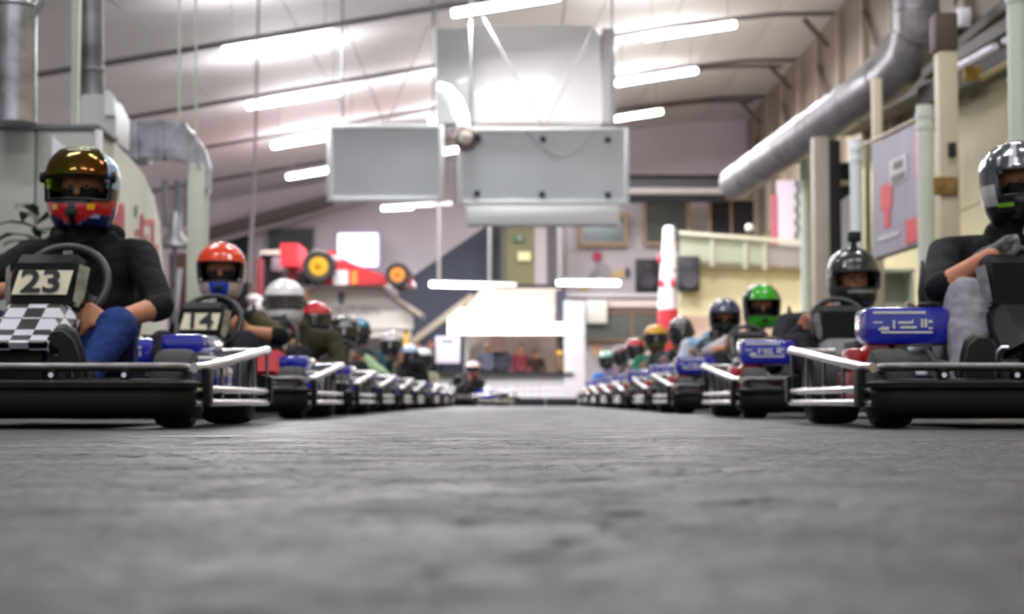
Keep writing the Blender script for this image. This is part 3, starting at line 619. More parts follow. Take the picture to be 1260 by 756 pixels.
t = thing('globe_lamp', 'small white lamp ball on the balcony railing', 'lamp', P(922, 286, 35.75)); MB().ell((0, 0, .1), (.09, .09, .09), 14).build('globe', mat('globe_white', (232, 228, 220), .4), t); MB().lathe([(.05, -.02), (.04, .03)], (0, 0, 0), 'z', 12).build('globe_base', DRK, t)
# ---------------------------------------------------------------- posts along the right side
PST = mat('beige_post', (196, 184, 160), .5, var=.1, vscale=2); WPO = mat('white_post', (214, 222, 212), .4, var=.06, vscale=4)
def post(x0, x1, yt, D, label, m, cap=True, zb=0.0, round_=False, h=None):
    a = P(x0, yt, D); b = P(x1, yt, D); cx = (a.x + b.x) / 2; w = (b.x - a.x)
    t = thing('upright_post', label, 'post', (cx, D, zb)); H_ = a.z - zb
    if round_:
        MB().lathe([(w / 2, 0), (w / 2, H_)], (0, w / 2, 0), 'z', 20).build('post_shaft', m, t)
        if cap:
            for z in (H_ - .12, H_ - .24): MB().lathe([(w * .56, z), (w * .56, z + .05)], (0, w / 2, 0), 'z', 20).build('collar', m, t)
    else:
        MB().box((-w / 2, 0, 0), (w / 2, w, H_), .006).build('post_shaft', m, t)
        if cap: MB().box((-w * .6, -.02, 0), (w * .6, w + .02, .03), .004).build('base_plate', m, t)
    return t
post(1130, 1151, 128, 15.4, 'thick pale round post at the edge of the lilac racing banner', WPO, round_=True)
post(1047, 1063, 172, 18.3, 'white round post behind the camera-topped helmet', mat('bright_post', (226, 232, 240), .35), round_=True)
post(1064, 1071, 172, 18.5, 'thin dark olive post beside the bright white post', mat('olive_post', (120, 118, 84), .5), False)
post(985, 999, 178, 27.0, 'white round post standing by the balcony end', WPO, round_=True)
post(1001, 1019, 168, 23.0, 'beige square post between the balcony and the dark doorway', mat('mauve_beige_post', (190, 176, 166), .5, var=.12, vscale=3))
post(1020, 1034, 172, 23.5, 'dark narrow post in the doorway behind the beige square post', DRK, False)
post(1074, 1085, 96, 19.0, 'beige square post under the duct, behind the racing banner', PST, False)
t = post(1155, 1178, 56, 14.2, 'beige steel column with a rusty band and a black socket', PST)
o0 = Vector(t.location)
def pp(x, y, D=14.15): return P(x, y, D) - o0
a, b = pp(1168, 192), pp(1177, 175); MB().box((a.x, -.05, a.z), (b.x, 0, b.z), .008).build('socket', DRK, t)
a, b = pp(1150, 240), pp(1180, 217); MB().box((a.x, -.03, a.z), (b.x, 0, b.z), .012).build('rust_band', mat('rust', (140, 108, 62), .8, var=.4, vscale=20), t)
a, b = pp(1153, 60), pp(1180, 14); MB().box((a.x, -.02, a.z), (b.x, .2, b.z), .01).build('brown_head', mat('brown_head', (78, 62, 54), .6), t)
post(1243, 1272, -40, 11.5, 'broad white-green pole at the picture edge above the grey helmet', mat('pole_greenwhite', (198, 210, 196), .4, var=.05, vscale=3), round_=True)
post(1021, 1027, 130, 30.0, 'slim distant post under the duct near the arch ends', PST, False)
# racing banner on the post
t = thing('racing_banner', 'lilac-grey banner with a red figure and white label, tied between posts', 'banner', P(1100, 310, 16.4)); o0 = Vector(t.location)
BP = [(P(1073, 178, 17.6), P(1073, 318, 17.6)), (P(1131, 150, 15.7), P(1131, 299, 15.7))]
def bq(u, v, off=0.0):
    top = BP[0][0].lerp(BP[1][0], u); bot = BP[0][1].lerp(BP[1][1], u); d = (BP[1][0] - BP[0][0]).normalized(); n_ = Vector((d.y, -d.x, 0))
    if n_.x > 0: n_ = -n_
    return top.lerp(bot, v) - o0 + n_ * off
def quadp(name, u0, v0, u1, v1, off, m, sk=0.0):
    vs = [bq(u0, v0 + sk, off), bq(u1, v0, off), bq(u1, v1, off), bq(u0, v1 + sk, off)]; vs += [bq(u0, v0 + sk, off - .008), bq(u1, v0, off - .008), bq(u1, v1, off - .008), bq(u0, v1 + sk, off - .008)]
    return MB().add(vs, [(0, 1, 2, 3), (4, 7, 6, 5), (0, 4, 5, 1), (1, 5, 6, 2), (2, 6, 7, 3), (3, 7, 4, 0)]).build(name, m, t, smooth=False)
quadp('banner_sheet', 0, 0, 1, 1, 0, mat('banner_lilac', (166, 158, 176), .5, var=.12, vscale=2))
quadp('white_label', .42, .22, .78, .44, .012, WSD, -.0); quadp('label_print', .52, .25, .70, .31, .022, mat('label_dark', (120, 112, 130), .6)); quadp('label_print', .48, .36, .74, .42, .022, mat('label_dark', (120, 112, 130), .6))
quadp('red_figure', .22, .40, .46, .62, .012, mat('banner_red', (224, 98, 100), .6)); quadp('red_figure', .30, .62, .42, .78, .012, mat('banner_red', (224, 98, 100), .6))
quadp('pink_edge', .93, .02, 1.0, .45, .012, mat('banner_pink', (216, 150, 178), .6)); quadp('red_corner', .76, .78, 1.0, .98, .014, mat('banner_red', (224, 98, 100), .6)); quadp('caption', .15, .84, .62, .88, .012, WSD)
MB().tube([bq(-.3, -.03), bq(1.12, -.03)], .02, 8).build('top_rod', PST, t); MB().tube([bq(-.3, 1.02), bq(1.12, 1.02)], .02, 8).build('bottom_rod', DRK, t)
# roof steel on the right
STB = mat('dark_roof_steel', (48, 44, 40), .6)
for (xa, ya, xb, yb, D1, D2, w, lb) in ((1140, 92, 1262, -12, 20, 17, .12, 'dark sloping roof beam ending at the brown column head'), (1178, 72, 1262, 20, 19, 16.5, .14, 'dark sloping beam carrying the bright tube sections'), (1140, 120, 1262, 66, 22, 19, .26, 'lower dark sloping beam above the olive wall')):
    t = thing('roof_beam', lb, 'beam', P(xa, ya, D1)); MB().obox((0, 0, 0), P(xb, yb, D2) - P(xa, ya, D1), w, w).build('beam_steel', STB, t)
t = thing('tube_light_run', 'run of bright worn tube sections under the sloping beam', 'lamp', P(1176, 84, 18.5)); o0 = Vector(t.location)
for f0, f1 in ((0, .42), (.45, .56), (.6, .98), (1.2, 1.7)):
    a = P(1178, 82, 18.5).lerp(P(1226, 56, 17.5), f0); b = P(1178, 82, 18.5).lerp(P(1226, 56, 17.5), f1); MB().tube([a - o0, b - o0], .04, 10).build('tube_section', mat('pale_tube', (205, 200, 216), .3, emit=.25), t)
t = thing('rope_light', 'dotted rope light along the olive wall beam', 'rope light', P(1205, 96, 19)); o0 = Vector(t.location)
for i in range(9): q = P(1208, 96, 19).lerp(P(1248, 73, 18), i / 8) - o0; MB().ell(q, (.035,) * 3, 10).build('bulb', mat('bulb_cream', (226, 214, 160), .3), t)
MB().tube([P(1205, 97, 19) - o0, P(1250, 73, 18) - o0], .01, 6).build('rope', STB, t)
t = thing('light_fitting', 'small white fitting high by the brown column head', 'lamp', P(1186, 24, 18)); MB().box((-.06, 0, -.08), (.09, .1, .14), .02).build('fitting', mat('white_fitting', (214, 208, 220), .4), t)
t = thing('ochre_box', 'small ochre box under the bright tube run', 'box', P(1198, 95, 19)); MB().box((-.1, 0, -.03), (.1, .12, .14), .01).build('box_body', mat('ochre', (150, 124, 48), .6), t)
# dark mezzanine soffit behind the duct elbow
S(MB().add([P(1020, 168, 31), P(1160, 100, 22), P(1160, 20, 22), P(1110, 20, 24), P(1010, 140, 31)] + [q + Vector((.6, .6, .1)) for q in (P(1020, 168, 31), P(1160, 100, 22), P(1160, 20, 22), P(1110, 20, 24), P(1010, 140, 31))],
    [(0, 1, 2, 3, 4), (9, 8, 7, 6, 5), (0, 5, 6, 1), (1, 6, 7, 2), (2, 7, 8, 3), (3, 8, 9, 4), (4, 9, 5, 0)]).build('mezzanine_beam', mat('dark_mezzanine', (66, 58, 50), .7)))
t = thing('equipment_shelf', 'greenish-white shelving unit below the racing banner', 'shelf', (P(1095, 450, 17.5).x + .35, 19.2, 0)); o0 = Vector(t.location)
for z in (.25, .75, 1.2, 1.62): MB().box((-.55, 0, z), (.35, .5, z + .04), .004).build('shelf_board', mat('shelf_green_white', (206, 214, 196), .5), t)
for x in (-.55, .32): MB().box((x, 0, 0), (x + .03, .5, 1.66), .003).build('upright', mat('shelf_green_white', (206, 214, 196), .5), t)
MB().box((-.55, .48, 0), (.35, .5, 1.62)).build('back_panel', mat('shelf_back', (186, 192, 172), .6), t)
t = thing('storage_box', 'dark storage box on the greenish-white shelving unit', 'box', (o0.x - .25, 19.3, .79)); MB().box((-.2, 0, 0), (.3, .3, .22), .01).build('box_body', DRK, t)
t = thing('door_panel', 'white door panel behind the camera-topped helmet driver', 'panel', P(1040, 380, 25)); wpoly(t, 'door_panel', [(1031, 250), (1048, 238), (1048, 420), (1031, 420)], 25, .08, mat('door_white', (222, 220, 228), .5))
t = S(thing('window_6', None, None, P(1032, 245, 26))); wpart(t, 'pane', 1019, 200, 1048, 250, 26.3, .05, DRK); wpart(t, 'window_frame', 1018, 222, 1048, 228, 26.1, .1, PST); wpart(t, 'window_frame', 1018, 248, 1048, 254, 26.1, .1, PST); wpart(t, 'window_frame', 1030, 200, 1034, 250, 26.1, .1, PST)
# ---------------------------------------------------------------- track edge barrier
t = thing('track_barrier', 'low black rubber barrier across the far end of the track', 'barrier', (0, 29.4, 0))
for i in range(12):
    MB().box((-3.6 + i * .6 + .005, 0, 0), (-3.0 + i * .6 - .005, .25, .15), .03).build('barrier_block', mat('barrier_rubber', (44, 43, 52), .7, var=.2, vscale=6), t)
# ---------------------------------------------------------------- gable stand and racing car
t = thing('gable_stand', 'white gable-fronted stand with grey lettering below the red racing car', 'stand', (P(420, 500, 38).x, 38, 0)); GS = t
GW = mat('gable_white', (226, 222, 216), .55, var=.03, vscale=2)
wpoly(t, 'gable_front', [(325, 395), (400, 350), (458, 350), (508, 384), (508, 405), (325, 405)], 38, .12, GW)
wpoly(t, 'roof_edge', [(455, 347), (462, 347), (521, 386), (517, 390)], 37.7, 1.6, mat('roof_edge_beige', (196, 182, 170), .6)); wpoly(t, 'roof_edge', [(318, 388), (396, 347), (400, 350), (322, 394)], 37.7, 1.6, mat('roof_edge_beige', (196, 182, 170), .6))
wpart(t, 'cross_bar', 325, 407, 505, 415, 38.2, .1, mat('light_bar', (240, 236, 230), .4, emit=.35)); wpart(t, 'lower_bar', 450, 402, 508, 406, 38.1, .1, GW)
for x, mm in ((496, 'yellow_post'), (330, 'yellow_post')): wpart(t, 'post', x, 401, x + 7, 498, 38.1, .14, mat(mm, (226, 178, 82), .5))
wpart(t, 'back_wall', 330, 405, 496, 498, 39.6, .1, mat('stand_dark', (86, 78, 80), .7, var=.3, vscale=1))
q = P(437, 383, 37.98) - Vector(t.location)
text_mesh('MOTORSTUBEN', .30, .004, 'lettering', mat('grey_lettering', (168, 164, 168), .6), t, (q.x - .28, q.y, q.z), bold=.002, sx=.78)
q = P(420, 367, 37.97) - Vector(t.location); MB().ell((q.x, q.y, q.z), (.08, .015, .15), 14).ell((q.x, q.y - .01, q.z + .0), (.035, .015, .08), 12).build('emblem', mat('emblem_grey', (104, 106, 106), .5), t)
t = thing('racing_car', 'red open-wheel racing car displayed on top of the gable stand', 'car', P(430, 352, 37.4)); o0 = Vector(t.location)
RC = mat('racing_red', (178, 20, 34), .3, coat=.6); 
def cpoly(name, pts, d0, d1, m): return MB().prism([((P(x, y, 37.6) - o0).x, (P(x, y, 37.6) - o0).z) for (x, y) in pts], d0, d1).build(name, m, t)
cpoly('body', [(386, 318), (400, 311), (414, 314), (432, 324), (458, 334), (492, 346), (492, 351), (440, 352), (392, 350), (384, 340)], -.1, .7, RC)
cpoly('engine_cover', [(390, 322), (398, 309), (414, 309), (416, 322)], .1, .5, RC); cpoly('cockpit_white', [(402, 315), (418, 316), (424, 322), (404, 321)], -.13, .73, WSD)
cpoly('number_square', [(412, 334), (430, 334), (430, 352), (412, 352)], -.14, -.1, WSD); cpoly('orange_patch', [(434, 336), (441, 334), (441, 351), (434, 351)], -.14, -.1, mat('patch_orange', (232, 128, 36), .5))
cpoly('rear_wing', [(350, 303), (371, 303), (371, 331), (350, 331)], -.5, 1.1, mat('wing_red', (216, 44, 52), .4)); cpoly('wing_support', [(355, 331), (366, 331), (366, 345), (355, 345)], .1, .5, RC)
cpoly('front_wing', [(497, 344), (509, 346), (509, 352), (497, 352)], -.5, 1.1, RC); cpoly('gearbox', [(352, 340), (392, 330), (392, 350), (352, 350)], .15, .45, DRK)
for (x, y, d, r, rim) in ((397, 331, -.45, .38, (206, 158, 40)), (397, 331, .85, .38, (206, 158, 40)), (492, 341, -.45, .29, (214, 132, 56)), (492, 341, .85, .29, (214, 132, 56))):
    q = P(x, y, 37.6) - o0
    w = MB().lathe([(r * .6, -.16), (r * .92, -.17), (r, -.1), (r, .1), (r * .92, .17), (r * .6, .16)], (q.x, d, q.z), 'y', 26, ring=True).build('wheel', mat('car_tyre', (34, 30, 28), .7), t)
    MB().lathe([(r * .58, -.13), (r * .3, -.1), (r * .12, -.18), (r * .12, .12), (r * .58, .13)], (q.x, d, q.z), 'y', 20).build('rim', mat('rim_%d' % rim[0], rim, .35, metal=.5), w)
# pit clutter to the left of the car
t = thing('parts_rack', 'dark pit rack with red cloths below the red rear wing', 'rack', (P(345, 450, 40).x, 40, 0)); 
wpart(t, 'rack_back', 320, 312, 384, 395, 40.3, .2, mat('rack_dark', (38, 34, 44), .7, var=.3, vscale=2)); wpart(t, 'shelf', 320, 308, 354, 313, 40.0, .4, mat('shelf_beige', (196, 180, 170), .6)); wpart(t, 'red_cloth', 314, 318, 324, 368, 39.9, .15, mat('cloth_dark_red', (120, 44, 52), .8), .03)
wpart(t, 'leg', 322, 395, 325, 498, 40.1, .1, DRK); wpart(t, 'leg', 378, 395, 381, 498, 40.1, .1, DRK); wpart(t, 'mauve_item', 333, 316, 350, 334, 39.9, .2, mat('mauve_item', (120, 100, 112), .6), .05)
q = P(322, 382, 39.8) - Vector(t.location)
MB().ell((q.x, q.y, q.z + .1), (.42, .2, .16), 18, rot=Matrix.Rotation(-.5, 3, 'Y')).ell((q.x - .2, q.y + .05, q.z + .3), (.2, .15, .1), 14).build('folded_cloth', mat('cloth_grey_white', (196, 190, 190), .8), t)
# ================================================================ karts
BLK = mat('black_plastic', (15, 15, 15), 0.5, spec=.25, var=0.4, vscale=14, bump=0.15, bscale=120)
RUB = mat('tyre_rubber', (52, 52, 52), 0.75, var=0.4, vscale=20, bump=0.25, bscale=150)
STL = mat('chromed_steel', (240, 240, 246), 0.25, metal=1.0, var=0.06, vscale=30)
DST = mat('dark_steel', (90, 90, 92), 0.35, metal=0.9, var=0.3, vscale=30)
BLU = mat('glossy_blue', (22, 34, 168), 0.18, coat=1.0)
RED = mat('red_engine_enamel', (170, 10, 22), 0.3, coat=0.6)
WHT = mat('white_print', (235, 232, 225), 0.5)
PLT = mat('number_plate_white', (238, 230, 200), 0.5, var=0.1, vscale=20)
INK = mat('black_print', (14, 14, 14), 0.5)
FAB = mat('seat_black', (20, 20, 21), 0.6)
CHA = mat('fairing_black_gloss', (8, 8, 9), 0.5, spec=.15, bump=0.03, bscale=30)
SIL = mat('fairing_worn_silver', (165, 165, 168), 0.25, metal=0.7, var=0.45, vscale=25, bump=0.2, bscale=60)
def checker_mat():
    m = bpy.data.materials.new('checker_print'); m.use_nodes = True; nt = m.node_tree; b = nt.nodes['Principled BSDF']
    tc = nt.nodes.new('ShaderNodeTexCoord'); ck = nt.nodes.new('ShaderNodeTexChecker'); ck.inputs['Scale'].default_value = 15.5
    ck.inputs['Color1'].default_value = (*lin((205, 205, 215)), 1); ck.inputs['Color2'].default_value = (*lin((22, 22, 26)), 1)
    mp = nt.nodes.new('ShaderNodeMapping'); mp.inputs['Location'].default_value = (0.02, 0.013, 0.011)
    nt.links.new(tc.outputs['Object'], mp.inputs[0]); nt.links.new(mp.outputs[0], ck.inputs[0])
    nt.links.new(ck.outputs[0], b.inputs['Base Color']); b.inputs['Roughness'].default_value = 0.25
    b.inputs['Coat Weight'].default_value = 0.5
    return m
CHK = checker_mat()
def wheel(root, x, y, r, w):
    s = 1 if x > 0 else -1
    prof = [(r * .52, -w / 2), (r * .8, -w / 2 * 1.02), (r * .93, -w / 2 * .93), (r * .985, -w / 2 * .7), (r, -w / 4), (r, w / 4), (r * .985, w / 2 * .7), (r * .93, w / 2 * .93), (r * .8, w / 2 * 1.02), (r * .52, w / 2)]
    t = MB().lathe(prof, (x, y, r), 'x', 30, ring=True).build('wheel', RUB, root)
    m = MB(); m.lathe([(r * .53, -w / 2 * 1.0), (r * .5, -w / 2 * .6), (r * .2, -w / 2 * .5), (r * .2, w / 2 * .5), (r * .5, w / 2 * .6), (r * .53, w / 2 * 1.0)], (x, y, r), 'x', 24)
    m.build('rim', DST, t)
    hb = MB().lathe([(.02, -.05), (.02, .05)], (x + s * w * .3, y, r), 'x', 12); hb.build('hub', STL, t)
    return t
def make_kart():
    k = thing('go_kart', None, 'go-kart')
    # floor tray and frame
    MB().box((-.3, .12, .035), (.3, 1.35, .047), .004).build('floor_pan', DST, k)
    m = MB()
    for s in (-1, 1):
        m.tube([(s * .26, .08, .06), (s * .3, .5, .06), (s * .33, 1.0, .06), (s * .33, 1.62, .06)], .015, 8)
    for y in (.3, .62, 1.3, 1.6): m.tube([(-.33, y, .06), (.33, y, .06)], .013, 8)
    m.build('frame', BLK, k)
    # front bumper body
    path = []
    for a in range(0, 7): path.append((-.46 - .10 * math.cos(a * math.pi / 12), .16 - .10 * math.sin(a * math.pi / 12) * 1.0))
    path = [(-.56, .20)] + path + [(-x, y) for (x, y) in path[::-1]] + [(.56, .20)]
    prof = [(-.055, .045), (-.02, .032), (.035, .036), (.055, .06), (.058, .10), (.05, .135), (.03, .158), (-.02, .166), (-.055, .155)]
    MB().sweep(path, prof).build('front_bumper', BLK, k, ang=60)
    lip = [(.052, .128), (.066, .134), (.066, .15), (.05, .154)]
    MB().sweep(path, lip).build('bumper_lip', BLK, k, ang=60)
    pts = [(p[0], p[1], .203) for p in path]
    MB().tube(pts, .0145, 12).build('bumper_rail', mat('bumper_rail_satin', (120, 118, 115), 0.3, metal=0.85, var=0.3, vscale=9), k)
    for x in (-.38, -.14, .14, .38):
        b = MB().box((x - .014, .05, .15), (x + .014, .085, .2), .004).build('bumper_bracket', BLK, k)
        MB().lathe([(.009, -.006), (.009, .0)], (x, .048, .176), 'y', 8).build('bolt', STL, b)
    # side rails
    for s in (-1, 1):
        def ln(z0, z1, r):
            return MB().tube([(s * .60, .10, z0 - .002), (s * .622, .16, z0), (s * .63, .7, z0 + (z1 - z0) * .42), (s * .63, 1.5, z1), (s * .615, 1.62, z1), (s * .55, 1.72, z1), (s * .4, 1.76, z1)], r, 12)
        ln(.203, .302, .017).build('top_side_rail', STL, k)
        ln(.13, .13, .0135).build('side_rail', STL, k)
        ln(.085, .085, .0135).build('side_rail', STL, k)
        for y in (.45, .8, 1.15, 1.5):
            zt = .203 + (y - .16) / 1.34 * .112
            MB().box((s * .63 - .004, y - .02, .08), (s * .63 + .004, y + .02, zt), 0).build('strap', DST, k)
        MB().box((s * .63 - .012, .14, .07), (s * .63 + .012, .22, .2), .004).build('end_plate', BLK, k)
    # wheels
    for x in (-.5, .5): wheel(k, x, .30, .135, .13)
    for x in (-.52, .52): wheel(k, x, 1.22, .14, .19)
    MB().tube([(-.45, 1.22, .14), (.45, 1.22, .14)], .02, 12).build('rear_axle', DST, k)
    MB().tube([(-.45, .30, .135), (-.28, .3, .1), (.28, .3, .1), (.45, .3, .135)], .014, 8).build('front_axle', BLK, k)
    # steering
    MB().tube([(0, .2, .08), (0, .58, .5)], .012, 8).build('steering_column', BLK, k)
    m = MB(); R = Matrix.Translation((.02, .60, .515)) @ Matrix.Rotation(math.radians(62), 4, 'X'); m.xf = R
    m.tube([(.163 * math.cos(a * math.pi / 18), .163 * math.sin(a * math.pi / 18), 0) for a in range(36)], .0155, 10, closed=True)
    sw = m.build('steering_wheel', mat('grip_leather', (52, 50, 50), 0.4, bump=.1), k)
    m = MB(); m.xf = R
    for a in (90, 210, 330): m.obox((0, 0, 0), (.145 * math.cos(math.radians(a)), .145 * math.sin(math.radians(a)), 0), .035, .006)
    m.lathe([(.04, -.012), (.04, .012)], (0, 0, 0), 'z', 16)
    m.build('spoke', DST, sw)
    # steering fairing with number plate: leaning box in front of the wheel
    sec = [(.40, .43), (.52, .43), (.53, .58), (.50, .615), (.44, .58)]
    vs = []; n = len(sec)
    for x, q in ((-.122, 0), (-.098, 1), (.098, 1), (.122, 0)):
        for (y, z) in sec: vs.append((x * (1.0 if z > .5 else 1.08), y + (0 if q else .03), z - (0 if q or z < .5 else .02)))
    fs = [(i * n + j, (i + 1) * n + j, (i + 1) * n + (j + 1) % n, i * n + (j + 1) % n) for i in range(3) for j in range(n)] + [tuple(range(n)), tuple(3 * n + j for j in range(n))]
    MB().add(vs, fs).build('steering_fairing', CHA, k, ang=25)
    # worn silver edge sheets of the fairing
    for s in (-1, 1):
        MB().add([(s * .125, .42, .42), (s * .108, .405, .43), (s * .123, .44, .575), (s * .15, .48, .565), (s * .14, .44, .45)], [(0, 1, 2, 3, 4)]).build('fairing_edge', SIL, k)
    # plate lying on the front face of the fairing
    a = Vector((0, .40, .43)); b = Vector((0, .44, .58)); d = (b - a).normalized(); nrm = Vector((0, -d.z, d.y))
    c0 = a + d * .034 + nrm * .004; c1 = a + d * .124 + nrm * .004
    th = nrm * .004
    vs = [c0 + Vector((-.105, 0, 0)), c0 + Vector((.088, 0, 0)), c1 + Vector((.105, 0, 0)), c1 + Vector((-.085, 0, 0))]
    vs += [v + th for v in vs]
    pl = MB().add(vs, [(0, 1, 2, 3), (4, 7, 6, 5), (0, 4, 5, 1), (1, 5, 6, 2), (2, 6, 7, 3), (3, 7, 4, 0)]).build('number_plate', PLT, k)
    pl['center'] = list((c0 + c1) / 2 + th * 1.3); pl['tilt'] = math.atan2(d.z, d.y)
    # nose panel
    sec = [(.10, .285), (.13, .30), (.33, .425), (.37, .43), (.37, .40), (.12, .26)]; n = len(sec); vs = []
    for x, dy, dz in ((-.145, .06, -.02), (-.10, 0, 0), (.10, 0, 0), (.145, .06, -.02)):
        for (y, z) in sec: vs.append((x * (1 if y < .2 else .9), y + dy, z + dz * 1.5))
    fs = [(i * n + j, (i + 1) * n + j, (i + 1) * n + (j + 1) % n, i * n + (j + 1) % n) for i in range(3) for j in range(n)] + [tuple(range(n)), tuple(3 * n + j for j in range(n))]
    MB().add(vs, fs).build('nose_panel', CHA, k, ang=20)
    MB().box((-.08, .16, .05), (.08, .2, .27), .01).obox((0, .3, .3), (0, .46, .44), .06, .03).build('nose_support', BLK, k)
    for s in (-1, 1):
        hp = [(s * .05, .21, .1), (s * .05, .17, .255), (s * .065, .165, .27), (s * .155, .165, .27), (s * .17, .17, .255), (s * .17, .21, .1)]
        pd = MB().tube(hp, .007, 8).build('pedal', STL, k)
        MB().box((s * .11 - .04, .185, .14), (s * .11 + .04, .195, .235), .004).build('pedal_plate', DST, pd)
    # seat
    m = MB(); rows = [(.70, .10, .19, .12), (.80, .085, .20, .10), (.95, .085, .205, .12), (1.06, .11, .21, .2), (1.14, .2, .21, .3), (1.2, .34, .2, .42), (1.26, .50, .17, .52)]
    vs = []; nn = 11
    for (y, z, w, hz) in rows:
        for j in range(nn):
            t = -1 + 2 * j / (nn - 1); vs.append((w * t, y - .1 * abs(t) ** 3, z + (max(hz - z, .0) * .5 + .14) * abs(t) ** 3))
    fs = [(i * nn + j, i * nn + j + 1, (i + 1) * nn + j + 1, (i + 1) * nn + j) for i in range(len(rows) - 1) for j in range(nn - 1)]
    m.add(vs, fs); st = m.build('seat', FAB, k)
    so = st.modifiers.new('s', 'SOLIDIFY'); so.thickness = .012
    # low side pod at the driver's left, two tiers
    MB().box((.40, .47, .11), (.605, .98, .235), .03).build('side_pod', BLU, k)
    MB().box((.40, .50, .262), (.55, .92, .33), .018).build('battery_box', BLU, k)
    MB().box((.405, .49, .235), (.59, .95, .25), .006).build('pod_highlight', WHT, k)  # white strip stands in for the highlight on the pod's top
    # driver's right: fuel box, engine
    fb = MB().box((-.545, .44, .288), (-.25, .66, .424), .022).build('fuel_box', BLU, k)
    pts = [(.05, -.225, .012)]
    m = MB()
    def strip(x0, x1, z0, z1): m.box((x0 * .93 - .012, .4375, z0 - .019), (x1 * .93 - .012, .441, z1 - .019), 0)
    strip(-.55, -.35, .418, .427)
    for (x0, x1, z0, z1) in ((-.55, -.515, .385, .39), (-.52, -.49, .365, .372), (-.475, -.467, .365, .395), (-.455, -.40, .383, .391), (-.403, -.397, .385, .397), (-.447, -.385, .366, .374), (-.368, -.36, .37, .40), (-.355, -.345, .37, .40), (-.34, -.325, .386, .395), (-.53, -.49, .36, .366), (-.34, -.325, .364, .37), (-.52, -.325, .349, .356)): strip(x0, x1, z0, z1)
    m.build('fuel_box_print', WHT, fb)
    MB().lathe([(.035, 0), (.035, .02), (.028, .024)], (-.3, .56, .42), 'z', 16).build('fuel_cap', BLK, fb)
    e = MB(); e.box((-.56, .60, .09), (-.34, .92, .2), .02)
    e.box((-.6, .50, .205), (-.42, .64, .28), .018); e.lathe([(.05, -.03), (.06, 0), (.05, .03)], (-.5, .5, .25), 'y', 18)
    en = e.build('engine', RED, k)
    m = MB()
    for i in range(6): m.box((-.55, .64 + i * .035, .2), (-.40, .652 + i * .035, .31), .003)
    m.build('cooling_fin', DST, en)
    m = MB().tube([(-.42, .9, .25), (-.42, 1.05, .28), (-.3, 1.4, .3), (-.1, 1.5, .3)], .028, 12); m.build('exhaust_pipe', DST, k)
    MB().lathe([(.05, -.12), (.06, -.1), (.06, .1), (.05, .12)], (-.05, 1.5, .3), 'x', 18).build('silencer', STL, k)
    MB().tube([(-.36, .62, .45), (-.2, .72, .38), (-.16, .9, .3)], .008, 8).build('fuel_hose', mat('clear_hose', (190, 160, 110), .3), k)
    # rear bumper
    rp = [(-.62, 1.5), (-.6, 1.68), (-.5, 1.77), (0, 1.8), (.5, 1.77), (.6, 1.68), (.62, 1.5)]
    MB().sweep(rp[::-1], [(-.03, .08), (.03, .085), (.03, .19), (-.03, .2)]).build('rear_bumper', BLK, k)
    return k
# ================================================================ people
SKIN = mat('skin', (196, 132, 98), 0.5, var=0.12, vscale=30)
def cloth(name, rgb, b=0.5): return mat('cloth_' + name, rgb, 0.85, var=0.25, vscale=22, bump=b, bscale=35, spec=0.25)
def capsule_bm(bm, a, ra, b, rb, n=12):
    a = Vector(a); b = Vector(b); d = b - a; L = d.length
    if L < 1e-5: d = Vector((0, 0, 1)); L = 1e-5
    q = d.to_track_quat('Z', 'Y').to_matrix()
    rings = []
    for i in range(1, 5): t = -math.pi / 2 + i * math.pi / 10; rings.append((a, ra, math.cos(t), math.sin(t)))
    rings.append((a, ra, 1, 0)); rings.append((b, rb, 1, 0))
    for i in range(1, 5): t = i * math.pi / 10; rings.append((b, rb, math.cos(t), math.sin(t)))
    vs = []
    bot = bm.verts.new(a - q @ Vector((0, 0, ra)))
    for (c, r, co, si) in rings:
        vs.append([bm.verts.new(c + q @ Vector((r * co * math.cos(2 * math.pi * j / n), r * co * math.sin(2 * math.pi * j / n), r * si))) for j in range(n)])
    top = bm.verts.new(b + q @ Vector((0, 0, rb)))
    for j in range(n):
        bm.faces.new((bot, vs[0][(j + 1) % n], vs[0][j])); bm.faces.new((top, vs[-1][j], vs[-1][(j + 1) % n]))
    for i in range(len(vs) - 1):
        for j in range(n): bm.faces.new((vs[i][j], vs[i][(j + 1) % n], vs[i + 1][(j + 1) % n], vs[i + 1][j]))
def hand_caps(W, G, T, N, tagn, side):
    """wrist W, grip centre G on the rim (tangent T), N points from the rim to the driver"""
    W = Vector(W); G = Vector(G); T = Vector(T).normalized(); N = Vector(N).normalized()
    out = []; pc = G + N * .035; back = (W - pc).normalized()
    for i, q in enumerate((-.030, -.010, .010, .030)):
        ln = (.9, 1.06, 1.0, .78)[i]
        k0 = pc + T * q + back * .02
        out.append((W + T * q * .5, .019, k0, .0165, tagn))
        k1 = k0 - back * .035 * ln - N * .012
        k2 = k1 - N * .03 * ln
        k3 = k2 + back * .022 * ln - N * .004
        out += [(k0, .0115, k1, .0105, tagn), (k1, .0105, k2, .0095, tagn), (k2, .0095, k3, .0085, tagn)]
    th0 = W * .5 + pc * .5 - T * .02; th1 = pc - T * .052 - N * .01; th2 = th1 - back * .012 - N * .028
    out += [(th0, .015, th1, .012, tagn), (th1, .012, th2, .010, tagn)]
    return out
